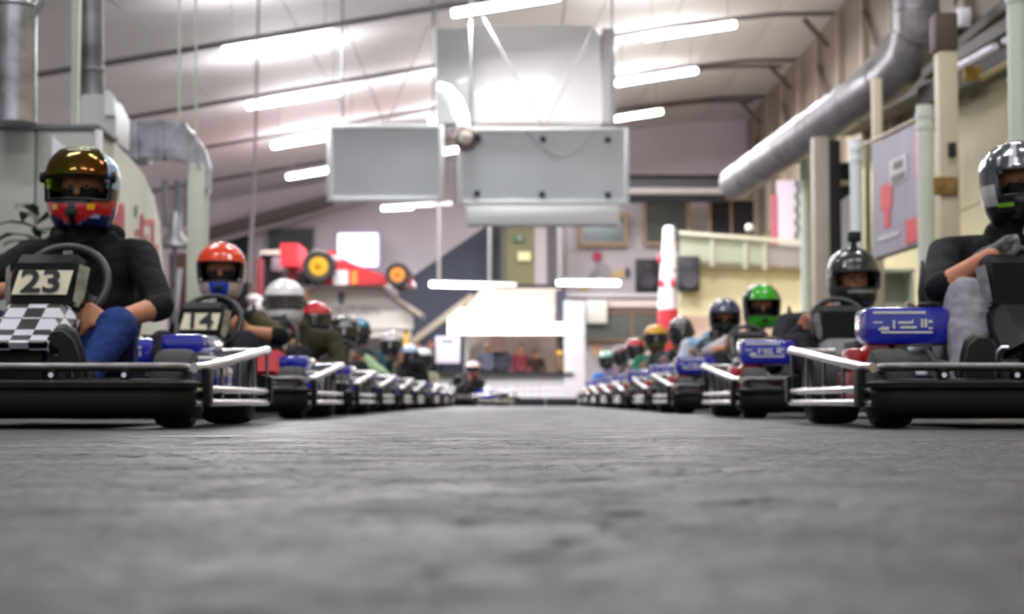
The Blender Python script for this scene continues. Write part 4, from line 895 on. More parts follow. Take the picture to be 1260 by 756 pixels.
def make_body(parent, caps, mats, voxel=0.008, name='body', crease=0.006):
    bm = bmesh.new()
    for (a, ra, b, rb, t) in caps: capsule_bm(bm, a, ra, b, rb)
    me = bpy.data.meshes.new(name); bm.to_mesh(me); bm.free()
    o = bpy.data.objects.new(name, me); C.objects.link(o)
    r = o.modifiers.new('r', 'REMESH'); r.mode = 'VOXEL'; r.voxel_size = voxel; r.use_smooth_shade = True
    s = o.modifiers.new('s', 'SMOOTH'); s.factor = .5; s.iterations = 3
    dg = bpy.context.evaluated_depsgraph_get(); new = bpy.data.meshes.new_from_object(o.evaluated_get(dg))
    o.modifiers.clear(); o.data = new; bpy.data.meshes.remove(me)
    nv = len(new.vertices); co = np.empty(nv * 3); new.vertices.foreach_get('co', co); co = co.reshape(-1, 3)
    best = np.full(nv, 1e9); tg = np.zeros(nv, int)
    for (a, ra, b, rb, t) in caps:
        a = np.array(a); b = np.array(b); d = b - a; L2 = max(d @ d, 1e-9)
        h = np.clip(((co - a) @ d) / L2, 0, 1); dist = np.linalg.norm(co - (a + h[:, None] * d), axis=1) - (ra + (rb - ra) * h)
        msk = dist < best; best[msk] = dist[msk]; tg[msk] = t
    if crease:
        no = np.empty(nv * 3); new.vertices.foreach_get('normal', no); no = no.reshape(-1, 3)
        cl = [i for i, m in enumerate(mats) if m.name.startswith('cloth')]
        sel = np.where(np.isin(tg, cl))[0]
        for i in sel:
            p = co[i]; f = noise.noise(Vector((p[0] * 9, p[1] * 9, p[2] * 16))) + .5 * noise.noise(Vector((p[0] * 25, p[1] * 20, p[2] * 38)))
            co[i] = p + no[i] * f * crease
        new.vertices.foreach_set('co', co.ravel())
    for m in mats: new.materials.append(m)
    np_ = len(new.polygons); ls = np.empty(np_, int); new.polygons.foreach_get('loop_start', ls)
    lv = np.empty(len(new.loops), int); new.loops.foreach_get('vertex_index', lv)
    new.polygons.foreach_set('material_index', tg[lv[ls]]); new.shade_smooth(); new.update()
    o.name = name; o.parent = parent
    return o
# ---- helmets
RINGS = [(-.155, .088, .118, .085), (-.15, .098, .135, .095), (-.12, .115, .155, .112), (-.09, .124, .162, .125), (-.055, .131, .162, .138), (0, .137, .152, .15), (.045, .137, .144, .152), (.085, .125, .125, .142), (.115, .104, .1, .122), (.138, .076, .07, .09), (.152, .045, .042, .052), (.158, .012, .012, .014)]
def hsurf(az, z, off=0.0):
    zz = [r[0] for r in RINGS]; i = max(0, min(len(RINGS) - 2, sum(1 for q in zz if q <= z) - 1)); t = (z - zz[i]) / (zz[i + 1] - zz[i]); t = min(max(t, 0), 1)
    w, f, b = [RINGS[i][k] * (1 - t) + RINGS[i + 1][k] * t for k in (1, 2, 3)]
    s, c = math.sin(az), math.cos(az); y = (f if c > 0 else b) * c
    p = Vector((w * s, -y, z)); n = Vector((p.x, p.y, z * (1.0 if z > 0 else .15))).normalized()
    return p + n * off
def helmet(parent, loc, yaw, tilt, mats, colfn, visor='closed', visor_mat=None, op=(-.06, .035), scale=1.0, extras=None, vz=(.025, .13)):
    NA, zs = 56, []
    z = -.155
    zs = list(np.linspace(-.155, .10, 36)) + [.11, .12, .13, .138, .145, .150, .154, .158]
    vs = [hsurf(2 * math.pi * j / NA - math.pi, z) for z in zs for j in range(NA)]; m = MB()
    fs = []; mi = []
    def inop(az, z): 
        e = 1.12 - max(0, (z - op[1] + .03)) * 3
        return abs(az) < e and op[0] < z < op[1]
    for i in range(len(zs) - 1):
        for j in range(NA):
            az = 2 * math.pi * (j + .5) / NA - math.pi; zc = (zs[i] + zs[i + 1]) / 2
            if inop(az, zc): continue
            fs.append((i * NA + j, i * NA + (j + 1) % NA, (i + 1) * NA + (j + 1) % NA, (i + 1) * NA + j)); mi.append(colfn(az, zc))
    m.v = [tuple(p) for p in vs]; m.f = fs; m.m = mi
    h = m.build('helmet', mats, parent, ang=60)
    so = h.modifiers.new('t', 'SOLIDIFY'); so.thickness = .022; so.offset = -1
    h.location = loc; h.rotation_euler = (tilt, 0, yaw); h.scale = (scale,) * 3
    e = []
    for a in np.linspace(-1.1, 1.1, 20): e.append(hsurf(a, op[1], .002))
    for a in np.linspace(1.1, -1.1, 20): e.append(hsurf(a, op[0], .002))
    MB().tube(e, .0045, 6, closed=True).build('opening_trim', INK, h)
    if visor:
        z0, z1 = (op[0] - .005, op[1] + .012) if visor == 'closed' else vz
        g = MB(); n1, n2 = 24, 8; A = 1.25 if visor == 'closed' else .92
        vv = [hsurf(A * (2 * i / n1 - 1), z0 + (z1 - z0) * j / n2, .010 if visor == 'closed' else .012) for j in range(n2 + 1) for i in range(n1 + 1)]
        g.add(vv, [(j * (n1 + 1) + i, j * (n1 + 1) + i + 1, (j + 1) * (n1 + 1) + i + 1, (j + 1) * (n1 + 1) + i) for j in range(n2) for i in range(n1)])
        v = g.build('visor', visor_mat, h); so = v.modifiers.new('t', 'SOLIDIFY'); so.thickness = .003
        for s in (-1, 1):
            q = hsurf(s * (1.38 if visor == 'closed' else 1.1), (op[1] + z0) / 2 if visor == 'closed' else .03, .012)
            MB().lathe([(.022, -.006), (.022, .006), (.016, .009)], q, 'x', 14).build('visor_pivot', INK, h)
    # chin vent
    q = hsurf(0, -.105, .004)
    MB().box((q.x - .022, q.y - .004, q.z - .014), (q.x + .022, q.y + .006, q.z + .012), .004).build('chin_vent', INK, h)
    if extras: extras(h)
    return h
def face_caps(Hc, skin, mask, yaw=0.0):
    R = Matrix.Rotation(yaw, 3, 'Z'); g = lambda x, y, z: Vector(Hc) + R @ Vector((x, y, z))
    return [(g(0, .02, .03), .088, g(0, .0, .02), .088, skin), (g(0, -.02, -.04), .078, g(0, -.035, -.09), .055, mask),
            (g(-.033, -.075, .028), .014, g(.033, -.075, .028), .014, skin), (g(0, -.092, .018), .009, g(0, -.112, -.022), .014, skin),
            (g(-.045, -.055, -.02), .028, g(-.02, -.07, -.03), .024, mask), (g(.045, -.055, -.02), .028, g(.02, -.07, -.03), .024, mask),  # cheeks in mask colour; any dark mask also paints shade inside the helmet
            (g(-.02, -.088, -.052), .01, g(.02, -.088, -.052), .01, mask)]
def add_eyes(parent, Hc, yaw):
    R = Matrix.Rotation(yaw, 3, 'Z')
    for s in (-1, 1):
        c = Vector(Hc) + R @ Vector((s * .032, -.083, .004))
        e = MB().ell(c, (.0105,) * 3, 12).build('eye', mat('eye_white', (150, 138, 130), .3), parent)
        MB().ell(c + R @ Vector((0, -.008, 0)), (.0055, .0045, .0055), 10).build('iris', mat('iris_dark', (50, 34, 24), .2), e)
def driver(loc, label, spec):
    """spec in kart coordinates (x, y back from the bumper, z)"""
    th = thing('person', label, 'person', loc)
    ms = [SKIN, spec['shirt'], spec.get('sleeve', spec['shirt']), spec.get('fore', SKIN), spec.get('glove', SKIN), spec['pants'], spec.get('mask', SKIN)]
    Hc = Vector(spec['head']); S = Vector(spec.get('chest', (Hc.x * .8, Hc.y + .06, Hc.z - .27)))
    w = spec.get('sw', .195); lean = spec.get('lean', 0.0)
    sh = {s: S + Vector((s * w, 0, -.01 + s * lean)) for s in (-1, 1)}
    Pv = Vector(spec.get('hip', (0, .98, .22)))
    caps = face_caps(Hc, 0, 6, spec.get('yaw', 0))
    caps.append((Hc + Vector((0, .02, -.06)), .06, S + Vector((0, 0, .02)), .068, 6))
    caps.append((sh[-1] * .92 + S * .08, .072, sh[1] * .92 + S * .08, .072, 1))
    caps.append((S + Vector((0, .0, .055)), .07, S + Vector((0, .01, -.1)), .13, 1))
    for s in (-1, 1):
        caps.append((S + Vector((s * .09, .0, -.04)), .105, Pv + Vector((s * .07, -.0, .16)), .125, 1))
        caps.append((Pv + Vector((s * .08, 0, .12)), .125, Pv + Vector((s * .09, 0, .0)), .12, 5))
    Wc = Vector((0, .60, .50)); Nw = Vector((0, math.sin(math.radians(62)), math.cos(math.radians(62)))).normalized()
    for s in (-1, 1):
        key = 'armR' if s < 0 else 'armL'
        A = spec.get(key)
        if A is None:
            T = Vector((s * .35, 0, 1)).normalized(); g = Wc + Vector((s * .142, .02, .03)); el = sh[s] + Vector((s * .10, -.13, -.24)); wr = g + Vector((s * .035, .075, -.03)); nn = Nw
        else: el, wr, g, T, nn = [Vector(q) for q in A]
        caps.append((sh[s], .07, el, .052, 1 if not spec.get('sleeve') else 2))
        if spec.get('rolled') and A is not None or spec.get('short'):
            mid = el.lerp(wr, .12)
            caps.append((el, .053, mid, .052, 1)); caps.append((el.lerp(wr, .05), .045, wr, .03, 3))
        else: caps.append((el, .054, wr, .036, 3 if spec.get('fore') else 1))
        if not spec.get('fore') and not (spec.get('short') or (spec.get('rolled') and A is not None)): pass
        caps += hand_caps(wr, g, T, nn, 4, s)
    for s in (-1, 1):
        K = Vector(spec.get('kneeR' if s < 0 else 'kneeL', (s * .22, .52, .40))); A = Vector(spec.get('ankR' if s < 0 else 'ankL', (s * .15, .31, .13)))
        lr = spec.get('legr', 1.0)
        caps.append((Pv + Vector((s * .1, -.02, .0)), .105, K, .07 * lr, 5)); caps.append((K, .072 * lr, A, .052 * lr, 5))
    if spec.get('hood'):
        caps.append((S + Vector((-.1, .03, .075)), .05, S + Vector((.1, .03, .075)), .05, 1)); caps.append((S + Vector((-.1, -.03, .05)), .035, S + Vector((0, -.09, .0)), .03, 1)); caps.append((S + Vector((.1, -.03, .05)), .035, S + Vector((0, -.09, .0)), .03, 1))
    make_body(th, caps, ms, spec.get('voxel', .009))
    for s in (-1, 1):
        A = Vector(spec.get('ankR' if s < 0 else 'ankL', (s * .15, .31, .13))); toe = Vector(spec.get('toeR' if s < 0 else 'toeL', (A.x * .95, .15, .27)))
        m = MB(); d = (toe - A); heel = A + Vector((0, -.02, -.05)); q = (toe - heel)
        m.tube([heel - q * .06, heel, heel + q * .35, heel + q * .7, heel + q * .93, toe + q * .03], [.025, .045, .05, .054, .046, .02], 14)
        m.tube([A + Vector((0, .02, .05)), heel + q * .15], [.056, .05], 12)
        sh_ = m.build('shoe', spec.get('shoe', mat('shoe_black', (24, 24, 24), .5)), th)
        up = q.cross(Vector((1, 0, 0))).normalized()
        if up.y > 0: up = -up
        m = MB(); cs = []
        for t, hw in ((-.07, .022), (0, .04), (.35, .044), (.7, .052), (.93, .044), (1.05, .016)):
            cs.append((heel + q * t + up * .04, hw))
        vs = []; 
        for (c, hw) in cs:
            for (i, j) in ((-1, 0), (1, 0), (1, 1), (-1, 1)): vs.append(c + Vector((i * hw, 0, 0)) + up * (.014 * j))
        fs = [(i * 4 + j, (i + 1) * 4 + j, (i + 1) * 4 + (j + 1) % 4, i * 4 + (j + 1) % 4) for i in range(5) for j in range(4)] + [(0, 1, 2, 3), (20, 23, 22, 21)]
        m.add(vs, fs).build('sole', spec.get('sole', mat('sole_rubber', (58, 54, 50), .8, bump=.4, bscale=90)), sh_)
    if spec.get('eyes'): add_eyes(th, Hc, spec.get('yaw', 0))
    return th
def stander(loc, label, shirt, pants, hair, h=1.75, yaw=0.0, arms='down', group=None, sx=1.0):
    """a standing bystander, feet on the floor at loc"""
    th = thing('person', label, 'person', loc, yaw, group); k = h / 1.75
    g = lambda x, y, z: Vector((x * k * sx, y * k, z * k))
    caps = [(g(0, 0, 1.63), .088 * k, g(0, -.01, 1.60), .082 * k, 0), (g(0, -.02, 1.56), .062 * k, g(0, -.03, 1.54), .055 * k, 0), (g(0, -.095, 1.60), .012, g(0, -.105, 1.575), .014, 0),
            (g(0, .01, 1.55), .055 * k, g(0, .01, 1.42), .06 * k, 0), (g(-.16, 0, 1.40), .068 * k, g(.16, 0, 1.40), .068 * k, 1)]
    for s in (-1, 1):
        caps += [(g(s * .08, 0, 1.34), .105 * k, g(s * .07, 0, 1.0), .11 * k, 1), (g(s * .08, 0, .98), .11 * k, g(s * .09, 0, .9), .11 * k, 2),
                 (g(s * .09, 0, .88), .09 * k, g(s * .11, 0, .48), .065 * k, 2), (g(s * .11, 0, .48), .062 * k, g(s * .12, .03, .1), .045 * k, 2)]
        el = g(s * .26, .02, 1.12); wr = g(s * .24, -.1, .88) if arms == 'down' else g(s * .08, -.24, 1.12)
        caps += [(g(s * .19, 0, 1.39), .062 * k, el, .05 * k, 1), (el, .048 * k, wr, .034 * k, 1)]
        d = (wr - el).normalized()
        side = Vector((0, -1, 0)) if arms == 'down' else Vector((0, 0, 1))
        for i, q in enumerate((-.03, -.01, .01, .03)):
            a = wr + d * .075 + side * q; b = a + d * (.035 * (.9, 1.05, 1, .8)[i]); c = b + d * .02 + Vector((-s * .018, 0, 0))
            caps += [(wr + side * q * .4, .02, a, .014, 0), (a, .0105, b, .0098, 0), (b, .0098, c, .009, 0)]
        caps += [(wr + d * .03, .014, wr + d * .06 + side * .05, .011, 0)]
    make_body(th, caps, [SKIN, shirt, pants], .012)
    m = MB()
    R = []
    for i in range(7):
        for j in range(16):
            a = math.pi * .5 * i / 6.0 * 1.1; t = 2 * math.pi * j / 16
            R.append(g(.095 * math.sin(a) * math.cos(t), .015 + .1 * math.sin(a) * math.sin(t) * (1 if math.sin(t) > 0 else .86), 1.635 + .105 * math.cos(a)))
    m.add(R, [(i * 16 + j, (i + 1) * 16 + j, (i + 1) * 16 + (j + 1) % 16, i * 16 + (j + 1) % 16) for i in range(6) for j in range(16)])
    hh = m.build('hair', hair, th); so = hh.modifiers.new('t', 'SOLIDIFY'); so.thickness = .015
    for s in (-1, 1):
        MB().tube([g(s * .12, .06, .05), g(s * .12, .02, .06), g(s * .13, -.1, .045), g(s * .13, -.19, .035), g(s * .13, -.21, .03)], [.03, .05, .045, .035, .02], 12).build('shoe', mat('shoe_black', (24, 24, 24), .5), th)
        e = MB().ell(g(s * .032, -.085, 1.61), (.011,) * 3, 10).build('eye', mat('eye_white', (225, 220, 212), .25), th)
    return th
# ================================================================ cast: karts and drivers
XL, XR = -1.655, 1.775
proto = make_kart()
KT = {a: list(b) for a, b in tree_of(proto).items()}
def plate_text(k, txt):
    for p in kids(k):
        if p.name.startswith('number_plate'):
            c = Vector(p['center']); t = p['tilt']
            text_mesh(txt, .118, .0012, 'number', INK, p, (c.x - .003, c.y - .004, c.z), (t, 0, 0), bold=.0028, sx=1.25)
def place(x, y, label, nose=None, first=False, txt=None):
    if nose is None: nose = CHA
    k = proto if first else copy_tree(proto, KT)
    k.location = (x, y, 0); tag(k, label, 'go-kart', 'go-karts lined up in two rows')
    if nose is not None or txt:
        for p in kids(k):
            if p.name.startswith('nose_panel'): p.data = p.data.copy(); p.data.materials.clear(); p.data.materials.append(nose)
    return k
karts = []
def loc_head(px, py, D, X, Y): p = P(px, py, D); return (p.x - X, p.y - Y, p.z)
GR = mat('nose_grey', (70, 70, 74), .4, var=.3, vscale=20); RDN = mat('nose_red', (170, 30, 44), .4); SVN = mat('nose_silver', (170, 172, 172), .35, var=.4, vscale=30)
HY = .90
# colour functions for helmets: (azimuth, height) -> material slot
def c_plain(az, z): return 0
def hm(name, rgb, rough=.2, metal=0.0): return mat('helmet_' + name, rgb, rough, metal=metal, coat=.8)
K_ = hm('black', (18, 18, 20)); W_ = hm('white', (232, 232, 232)); LIN = hm('dark_mix', (44, 46, 50))
def c_gold(az, z):      # racing helmet: lime dome sides, red chin, navy below
    if z > .125: return 0
    if z > -.01: return 0 if az < -.8 or az > 1.9 else (3 if abs(az) < .85 else 5)
    if z > -.05: return 3
    a = abs(az)
    if z > -.075: return 1 if a > .55 else 3
    if a < .16: return 3
    if -.098 < z <= -.075 and .5 < a < .62: return 4
    if z > -.11 - .06 * max(0, .8 - a) : return 1 if a < 1.4 else 2
    if -.128 < z and .35 < a < .9: return 5 if az > 0 else 2
    if z < -.135 and a < .3: return 6
    return 2
def c_two(split, top=0, bot=1, mid=None):
    def f(az, z):
        if mid is not None and z < split and z > split - .07 and abs(az) > .9: return mid
        return top if z > split else bot
    return f
GOLDV = mat('visor_gold', (96, 48, 14), .08, metal=.75, var=.3, vscale=7, rgb2=(60, 74, 10))
DARKV = mat('visor_dark', (12, 10, 12), .08, coat=.8); SMOK = mat('visor_smoke', (40, 40, 44), .06, metal=.3)
def glassv():
    m = bpy.data.materials.new('visor_clear'); m.use_nodes = True; b = m.node_tree.nodes['Principled BSDF']
    b.inputs['Base Color'].default_value = (.08, .07, .08, 1); b.inputs['Roughness'].default_value = .05; b.inputs['Alpha'].default_value = .45; b.inputs['Specular IOR Level'].default_value = .8
    return m
CLRV = glassv()
JEAN = cloth('jeans', (34, 58, 118)); BKC = cloth('black', (22, 23, 26)); DKP = cloth('dark_trousers', (36, 36, 42))
OLV_ = cloth('olive', (54, 52, 34)); GRY = cloth('grey_marl', (140, 138, 146)); BAL = mat('balaclava_black', (22, 20, 22), .8)
GLV = mat('glove_black', (26, 26, 28), .6, var=.5, vscale=40, rgb2=(120, 120, 124)); GLK = mat('glove_plain_black', (24, 24, 25), .6)
def cast(X, Y, kl, pl, head, spec, hel, nose=None, txt=None, first=False, hscale=1.0, hyaw=0.0, htilt=0.0, dy=HY, rz=None, sc=1.0):
    k = place(X, Y, kl, nose, first, txt); karts.append(k)
    if not txt and nose is not SVN:
        for p in [q for q in kids(k) if q.name.startswith('number_plate')]: bpy.data.objects.remove(p)
    if txt: plate_text(k, txt)
    h = Vector(loc_head(head[0], head[1], Y + dy, X, Y)) if rz is None else Vector(head); spec['head'] = (h.x, h.y + .02, h.z - .005); spec.setdefault('yaw', hyaw)
    if 'hip' not in spec: spec['hip'] = (h.x * .2, .98, .23)
    th = driver((X, Y, 0), pl, spec)
    helmet(th, h, hyaw, htilt, *hel[0], scale=hscale, **hel[1])
    if rz is not None:
        for q in (k, th): q.rotation_euler = (0, 0, rz); q.scale = (sc,) * 3
    return th
# ---- left row
L1 = (XL, 5.3)
cast(*L1, 'go-kart with number plate 23 and a black and white chequered nose', 'driver in black hoodie and blue jeans, helmet with gold raised visor', (102, 232),
     dict(shirt=BKC, sleeve=BKC, pants=JEAN, mask=BAL, hood=True, eyes=True, rolled=True, voxel=.007, chest=(.0, .98, .66), sw=.215,
          armL=((.345, .74, .44), (.20, .52, .37), (.13, .50, .375), (0, .3, 1), (0, -.2, 1)), armR=((-.40, .72, .47), (-.185, .66, .50), (-.14, .60, .53), (-.35, 0, 1), (0, .9, .45)),
          kneeL=(.245, .50, .355), ankL=(.17, .31, .15), toeL=(.14, .17, .335), kneeR=(-.22, .5, .36)),
     (([hm('lime', (170, 225, 20)), hm('red', (196, 26, 30)), hm('navy', (18, 34, 92)), K_, hm('yellow', (240, 180, 20)), hm('silver_blue', (150, 180, 210)), hm('lilac', (120, 130, 190))], c_gold),
      dict(visor='raised', visor_mat=GOLDV, op=(-.058, .028), vz=(.028, .132))), nose=CHK, txt='23', first=True, hscale=1.02)
def cO(az, z): return (0 if z > .035 else (1 if z > -.05 or abs(az) > 1.2 else (2 if abs(az) > .45 else 3)))
cast(XL + .02, 8.1, 'go-kart with a 14 plate beneath the driver in the orange helmet', 'driver in the orange-red helmet with a blue chin piece', (272, 333),
     dict(shirt=BKC, sleeve=cloth('olive_dark', (74, 66, 40)), pants=DKP, mask=BAL, eyes=True, rolled=True, voxel=.008,
          armL=((.37, .74, .44), (.20, .66, .47), (.145, .60, .50), (.35, 0, 1), (0, .9, .45))),
     (([hm('orange', (226, 66, 20)), K_, hm('cream', (214, 196, 190)), hm('blue', (26, 70, 200))], cO), dict(visor=None, op=(-.07, .04))), nose=GR, txt='14', hscale=1.0, hyaw=.1)
def cW(az, z): return 1 if (-.13 < z < -.12 and abs(az) < .7) else 0
cast(XL + .02, 10.4, 'go-kart beneath the driver in the plain white helmet', 'driver in an olive jacket and plain white full-face helmet', (350, 372),
     dict(shirt=OLV_, pants=DKP, mask=SKIN, chest=(.16, .96, .53), sw=.22, voxel=.009, armL=((.46, .78, .34), (.3, .62, .32), (.145, .60, .46), (.35, 0, 1), (0, .9, .45))),
     (([W_, hm('lightgrey', (180, 182, 190))], cW), dict(visor='closed', visor_mat=CLRV, op=(-.05, .03))), nose=RDN, hyaw=.12, hscale=1.03)
cast(XL, 12.6, 'go-kart beneath the driver in the glossy red helmet', 'driver in the red helmet behind the white helmet', (388, 394),
     dict(shirt=cloth('dark_brown', (52, 42, 40)), pants=DKP, voxel=.01), (([hm('bright_red', (190, 16, 40)), K_], c_two(-.0)), dict(visor='closed', visor_mat=DARKV)), hyaw=.15)
cast(XL + .03, 14.6, 'go-kart beneath the driver in the all-black helmet', 'driver in an all-black helmet with a pale green sleeve', (424, 408),
     dict(shirt=cloth('dark_green', (34, 42, 38)), sleeve=cloth('pale_green', (170, 200, 160)), fore=cloth('pale_green', (170, 200, 160)), pants=DKP, voxel=.01, armL=((.42, .8, .33), (.25, .68, .42), (.145, .6, .5), (.35, 0, 1), (0, .9, .45))), (([K_], c_plain), dict(visor='closed', visor_mat=DARKV)))
cast(XL + .02, 17.0, 'go-kart beneath the driver in the teal helmet', 'driver in the teal helmet, half hidden behind the black one', (441, 408),
     dict(shirt=cloth('teal', (36, 84, 104)), pants=DKP, voxel=.012), (([hm('teal', (60, 120, 150)), hm('teal_dark', (20, 50, 66))], c_two(.01)), dict(visor='closed', visor_mat=DARKV)))
cast(XL + .08, 19.5, 'go-kart beneath the driver in the cream helmet', 'driver in a black jacket and cream-white helmet near the yellow post', (480, 424),
     dict(shirt=BKC, pants=DKP, voxel=.012, chest=(.22, .98, .55)), (([hm('cream_white', (214, 206, 206)), LIN], c_two(.0)), dict(visor='closed', visor_mat=DARKV)))
cast(XL + .1, 22.0, 'go-kart beneath the driver in the maroon jacket', 'driver in a maroon jacket and pale blue helmet', (505, 438),
     dict(shirt=cloth('maroon', (92, 48, 58)), pants=DKP, voxel=.012), (([hm('pale_blue', (170, 196, 226)), LIN], c_two(.02)), dict(visor='closed', visor_mat=SMOK)))
cast(XL + .1, 24.5, 'go-kart at the barrier end of the row, beneath the beige-jacket driver', 'driver in a beige jacket and grey-white helmet near the barrier', (522, 441),
     dict(shirt=cloth('beige', (190, 182, 160)), pants=DKP, voxel=.013), (([hm('greywhite', (196, 198, 206)), LIN], c_two(.01)), dict(visor='closed', visor_mat=SMOK)))
# ---- kart alone in the middle
cast(-1.13, 27.1, 'lone go-kart between the rows at the far end of the track', 'driver alone in mid-track, black suit, pinkish white helmet', (0, .95, .74),
     dict(shirt=BKC, pants=DKP, voxel=.012, chest=(0, .98, .49), hip=(0, 1.0, .2), sw=.17), (([hm('pinkish', (224, 196, 186)), hm('salmon', (200, 120, 100))], c_two(.02)), dict(visor='closed', visor_mat=SMOK)), hscale=1.02, rz=-.6, sc=.86, hyaw=.6)
# ---- right row
def cS(az, z):
    if abs(az) < .14 and z > .05: return 1
    if .05 < z and .55 < abs(az) < .75: return 2
    if z < -.02 and abs(az) > 1.2 and z > -.1: return 2
    if -.105 < z < -.09 and .8 < abs(az) < 1.25: return 3
    return 0 if z > -.03 else 1
cast(XR + .025, 5.3, 'go-kart with blue fuel box beneath the driver with grey trousers and gloves', 'driver in grey trousers, black tee and gloves, silver-black helmet', (1252, 225),
     dict(shirt=BKC, sleeve=BKC, pants=GRY, glove=GLV, mask=BAL, eyes=True, short=True, voxel=.007, chest=(.10, .98, .67), sw=.22,
          armR=((-.235, .64, .505), (-.075, .53, .615), (.0, .505, .64), (.2, .0, 1), (0, .9, .45)), armL=((.48, .72, .48), (.2, .68, .52), (.145, .62, .52), (.35, 0, 1), (0, .9, .45)),
          legr=1.2, kneeR=(-.165, .52, .45), ankR=(-.225, .30, .13), toeR=(-.225, .19, .31), kneeL=(.26, .5, .42)),
     (([hm('gunmetal', (84, 88, 96), .15, .5), K_, hm('silver', (200, 202, 206), .2, .4), hm('lime2', (120, 180, 30))], cS), dict(visor=None, op=(-.062, .035))), hyaw=.25, hscale=1.02)
def camx(h):
    q = hsurf(0, .15, 0); MB().lathe([(.02, 0), (.016, .02), (.012, .035)], (0, -.02, .155), 'z', 12).build('camera_mount', INK, h)
    c = MB().box((-.032, -.05, .185), (.032, .01, .24), .008).build('action_camera', mat('camera_black', (20, 20, 22), .4), h)
def cD(az, z): return 1 if (z > .0 and 1.2 < abs(az) < 1.9) else (2 if (-.09 < z < -.075 and abs(az) < .55) else 0)
cast(XR + .02, 8.4, 'go-kart beneath the driver with a camera on the helmet', 'driver in a dark jacket, black helmet with a camera on top', (1050, 342),
     dict(shirt=cloth('charcoal', (52, 52, 56)), pants=DKP, mask=SKIN, eyes=True, voxel=.008, chest=(.02, .98, .54), sw=.23),
     (([hm('charcoal', (40, 41, 46)), hm('silver_streak', (170, 176, 176)), hm('grey_band', (130, 130, 130))], cD), dict(visor=None, op=(-.06, .025), extras=camx)), nose=GR, hscale=1.1, hyaw=.05)
def cG(az, z):
    if z > .045 and abs(az) < .75: return 0
    if z < -.085: return 0 if abs(az) < 1.1 else 1
    return 1
cast(XR, 11.7, 'go-kart beneath the driver in the green helmet', 'driver in a light grey jumper and green-fronted helmet', (937, 377),
     dict(shirt=cloth('light_grey', (168, 166, 172)), sleeve=cloth('light_grey2', (196, 194, 198)), pants=DKP, mask=BAL, eyes=True, rolled=True, short=False, fore=SKIN, voxel=.009, chest=(.10, .96, .53), sw=.22,
          armR=((-.28, .74, .46), (-.10, .66, .50), (-.145, .60, .52), (-.35, 0, 1), (0, .9, .45))),
     (([hm('green', (50, 170, 24)), hm('dark_green', (26, 44, 30))], cG), dict(visor=None, op=(-.075, .04))), hscale=1.1, nose=SVN)
cast(XR + .03, 14.2, 'go-kart beneath the driver in the navy helmet', 'driver leaning over in a light blue and white top, navy helmet', (892, 390),
     dict(shirt=cloth('light_blue', (150, 186, 220)), sleeve=cloth('sky_white', (206, 214, 226)), pants=DKP, voxel=.01, mask=BAL, chest=(.04, 1.0, .62), sw=.2), (([hm('navy_grey', (54, 62, 92)), K_, hm('white_side', (210, 205, 196))], lambda az, z: 2 if abs(az) > 1.5 and z > -.02 else (0 if z > .0 else 1)), dict(visor=None, op=(-.07, .035))), hscale=1.1, hyaw=-.1)
cast(XR, 16.8, 'go-kart beneath the driver in the dark grey helmet', 'driver in a dark teal jacket and dark grey helmet beside the gold helmet', (838, 408),
     dict(shirt=cloth('dark_teal', (30, 62, 70)), pants=DKP, voxel=.011), (([hm('darkgrey', (58, 56, 64)), LIN], c_two(.02)), dict(visor='closed', visor_mat=DARKV)))
cast(XR, 19.4, 'go-kart beneath the driver in the gold helmet', 'driver in a green jacket and golden yellow helmet', (807, 416),
     dict(shirt=cloth('green', (50, 124, 92)), pants=DKP, voxel=.012), (([hm('gold', (214, 160, 40)), hm('gold_dark', (96, 80, 40))], c_two(-.05)), dict(visor='closed', visor_mat=SMOK)), hscale=1.08)
cast(XR, 22.0, 'go-kart beneath the driver in the pale mint jacket', 'driver in a pale mint jacket and small red helmet', (782, 430),
     dict(shirt=cloth('mint', (196, 214, 200)), pants=DKP, voxel=.012, chest=(.12, .96, .52)), (([hm('red_small', (190, 30, 50)), LIN], c_two(.0)), dict(visor='closed', visor_mat=SMOK)))
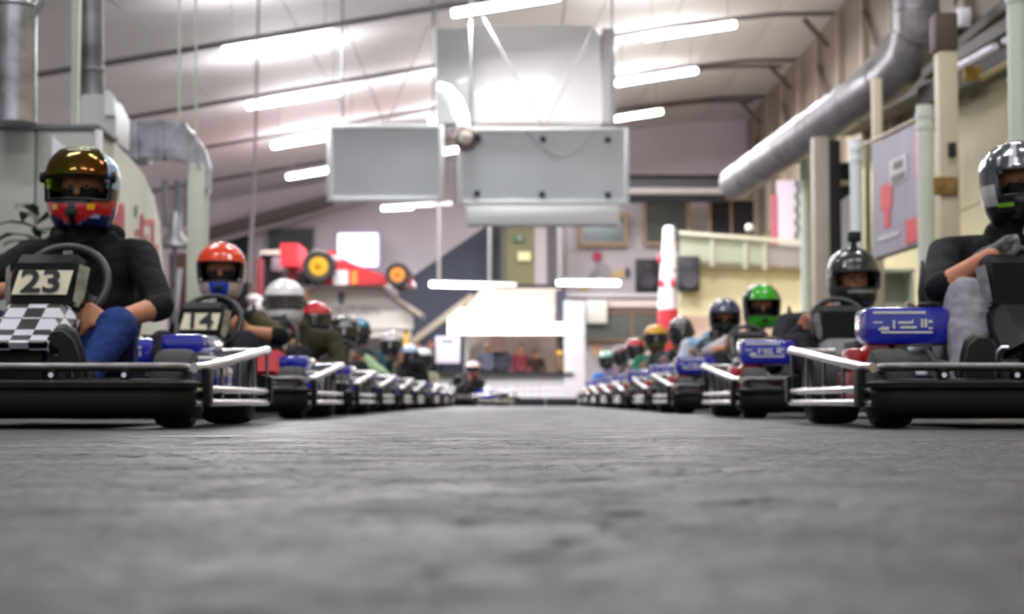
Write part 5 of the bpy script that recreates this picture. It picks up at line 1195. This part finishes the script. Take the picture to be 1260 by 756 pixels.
cast(XR, 24.6, 'go-kart beneath the driver in the brown helmet', 'driver in a lilac-grey jacket and dark brown helmet', (764, 438),
     dict(shirt=cloth('lilac_grey', (120, 112, 140)), pants=DKP, voxel=.013), (([hm('brown', (92, 52, 56)), LIN], c_two(.0)), dict(visor='closed', visor_mat=SMOK)))
cast(XR, 26.8, 'go-kart at the barrier end, beneath the driver in the blue jacket', 'driver in a bright blue jacket and mint-green helmet', (746, 443),
     dict(shirt=cloth('bright_blue', (70, 120, 200)), pants=DKP, voxel=.013), (([hm('mintgreen', (130, 180, 160)), LIN], c_two(.0)), dict(visor='closed', visor_mat=SMOK)))
# ---- bystanders
HR = mat('hair_dark', (44, 32, 26), .7); 
def at(px, D): return (P(px, 493, D).x, D, 0)
stander(at(372, 24.0), 'bystander in a dark jacket standing behind the white-helmet driver', cloth('navy_red', (44, 32, 48)), DKP, HR, 1.78)
stander(at(514, 43.7), 'bystander with reddish hair beside the yellow stand post', cloth('plum', (70, 46, 56)), DKP, mat('hair_red', (126, 70, 48), .7), 1.66)
stander(at(530, 43.6), 'bystander in a black shirt near the pale notice board', BKC, DKP, mat('hair_auburn', (150, 84, 58), .7), 1.72, sx=1.15)
stander(at(600, 43.8), 'bystander in a grey-blue coat leaning by the kiosk counter', cloth('grey_blue', (110, 116, 136)), DKP, mat('hair_white', (226, 226, 220), .6), 1.68, yaw=.4, sx=1.2)
stander(at(617, 43.8), 'bystander in a dark patterned coat at the kiosk counter', cloth('dark_pattern', (78, 76, 92)), DKP, HR, 1.7, yaw=-.4, sx=1.1)
stander(at(641, 43.7), 'bystander in a dark red jacket with a white shopping bag', cloth('dark_red', (134, 40, 48)), DKP, mat('hair_black', (26, 22, 30), .7), 1.62)
stander(at(659, 43.8), 'bystander in a dark brown coat bent at the kiosk end', cloth('dark_brown2', (70, 54, 50)), DKP, HR, 1.5, yaw=.6, sx=1.35)
# litter line of white tape on the floor near the first kart
t = thing('tape_strip', 'short strip of white tape on the floor in front of kart 23', 'tape', (P(235, 538, 4.0).x, 4.05, .0012)); MB().box((-.09, -.02, 0), (.09, .02, .0015)).build('tape', mat('tape_white', (205, 205, 205), .6), t)
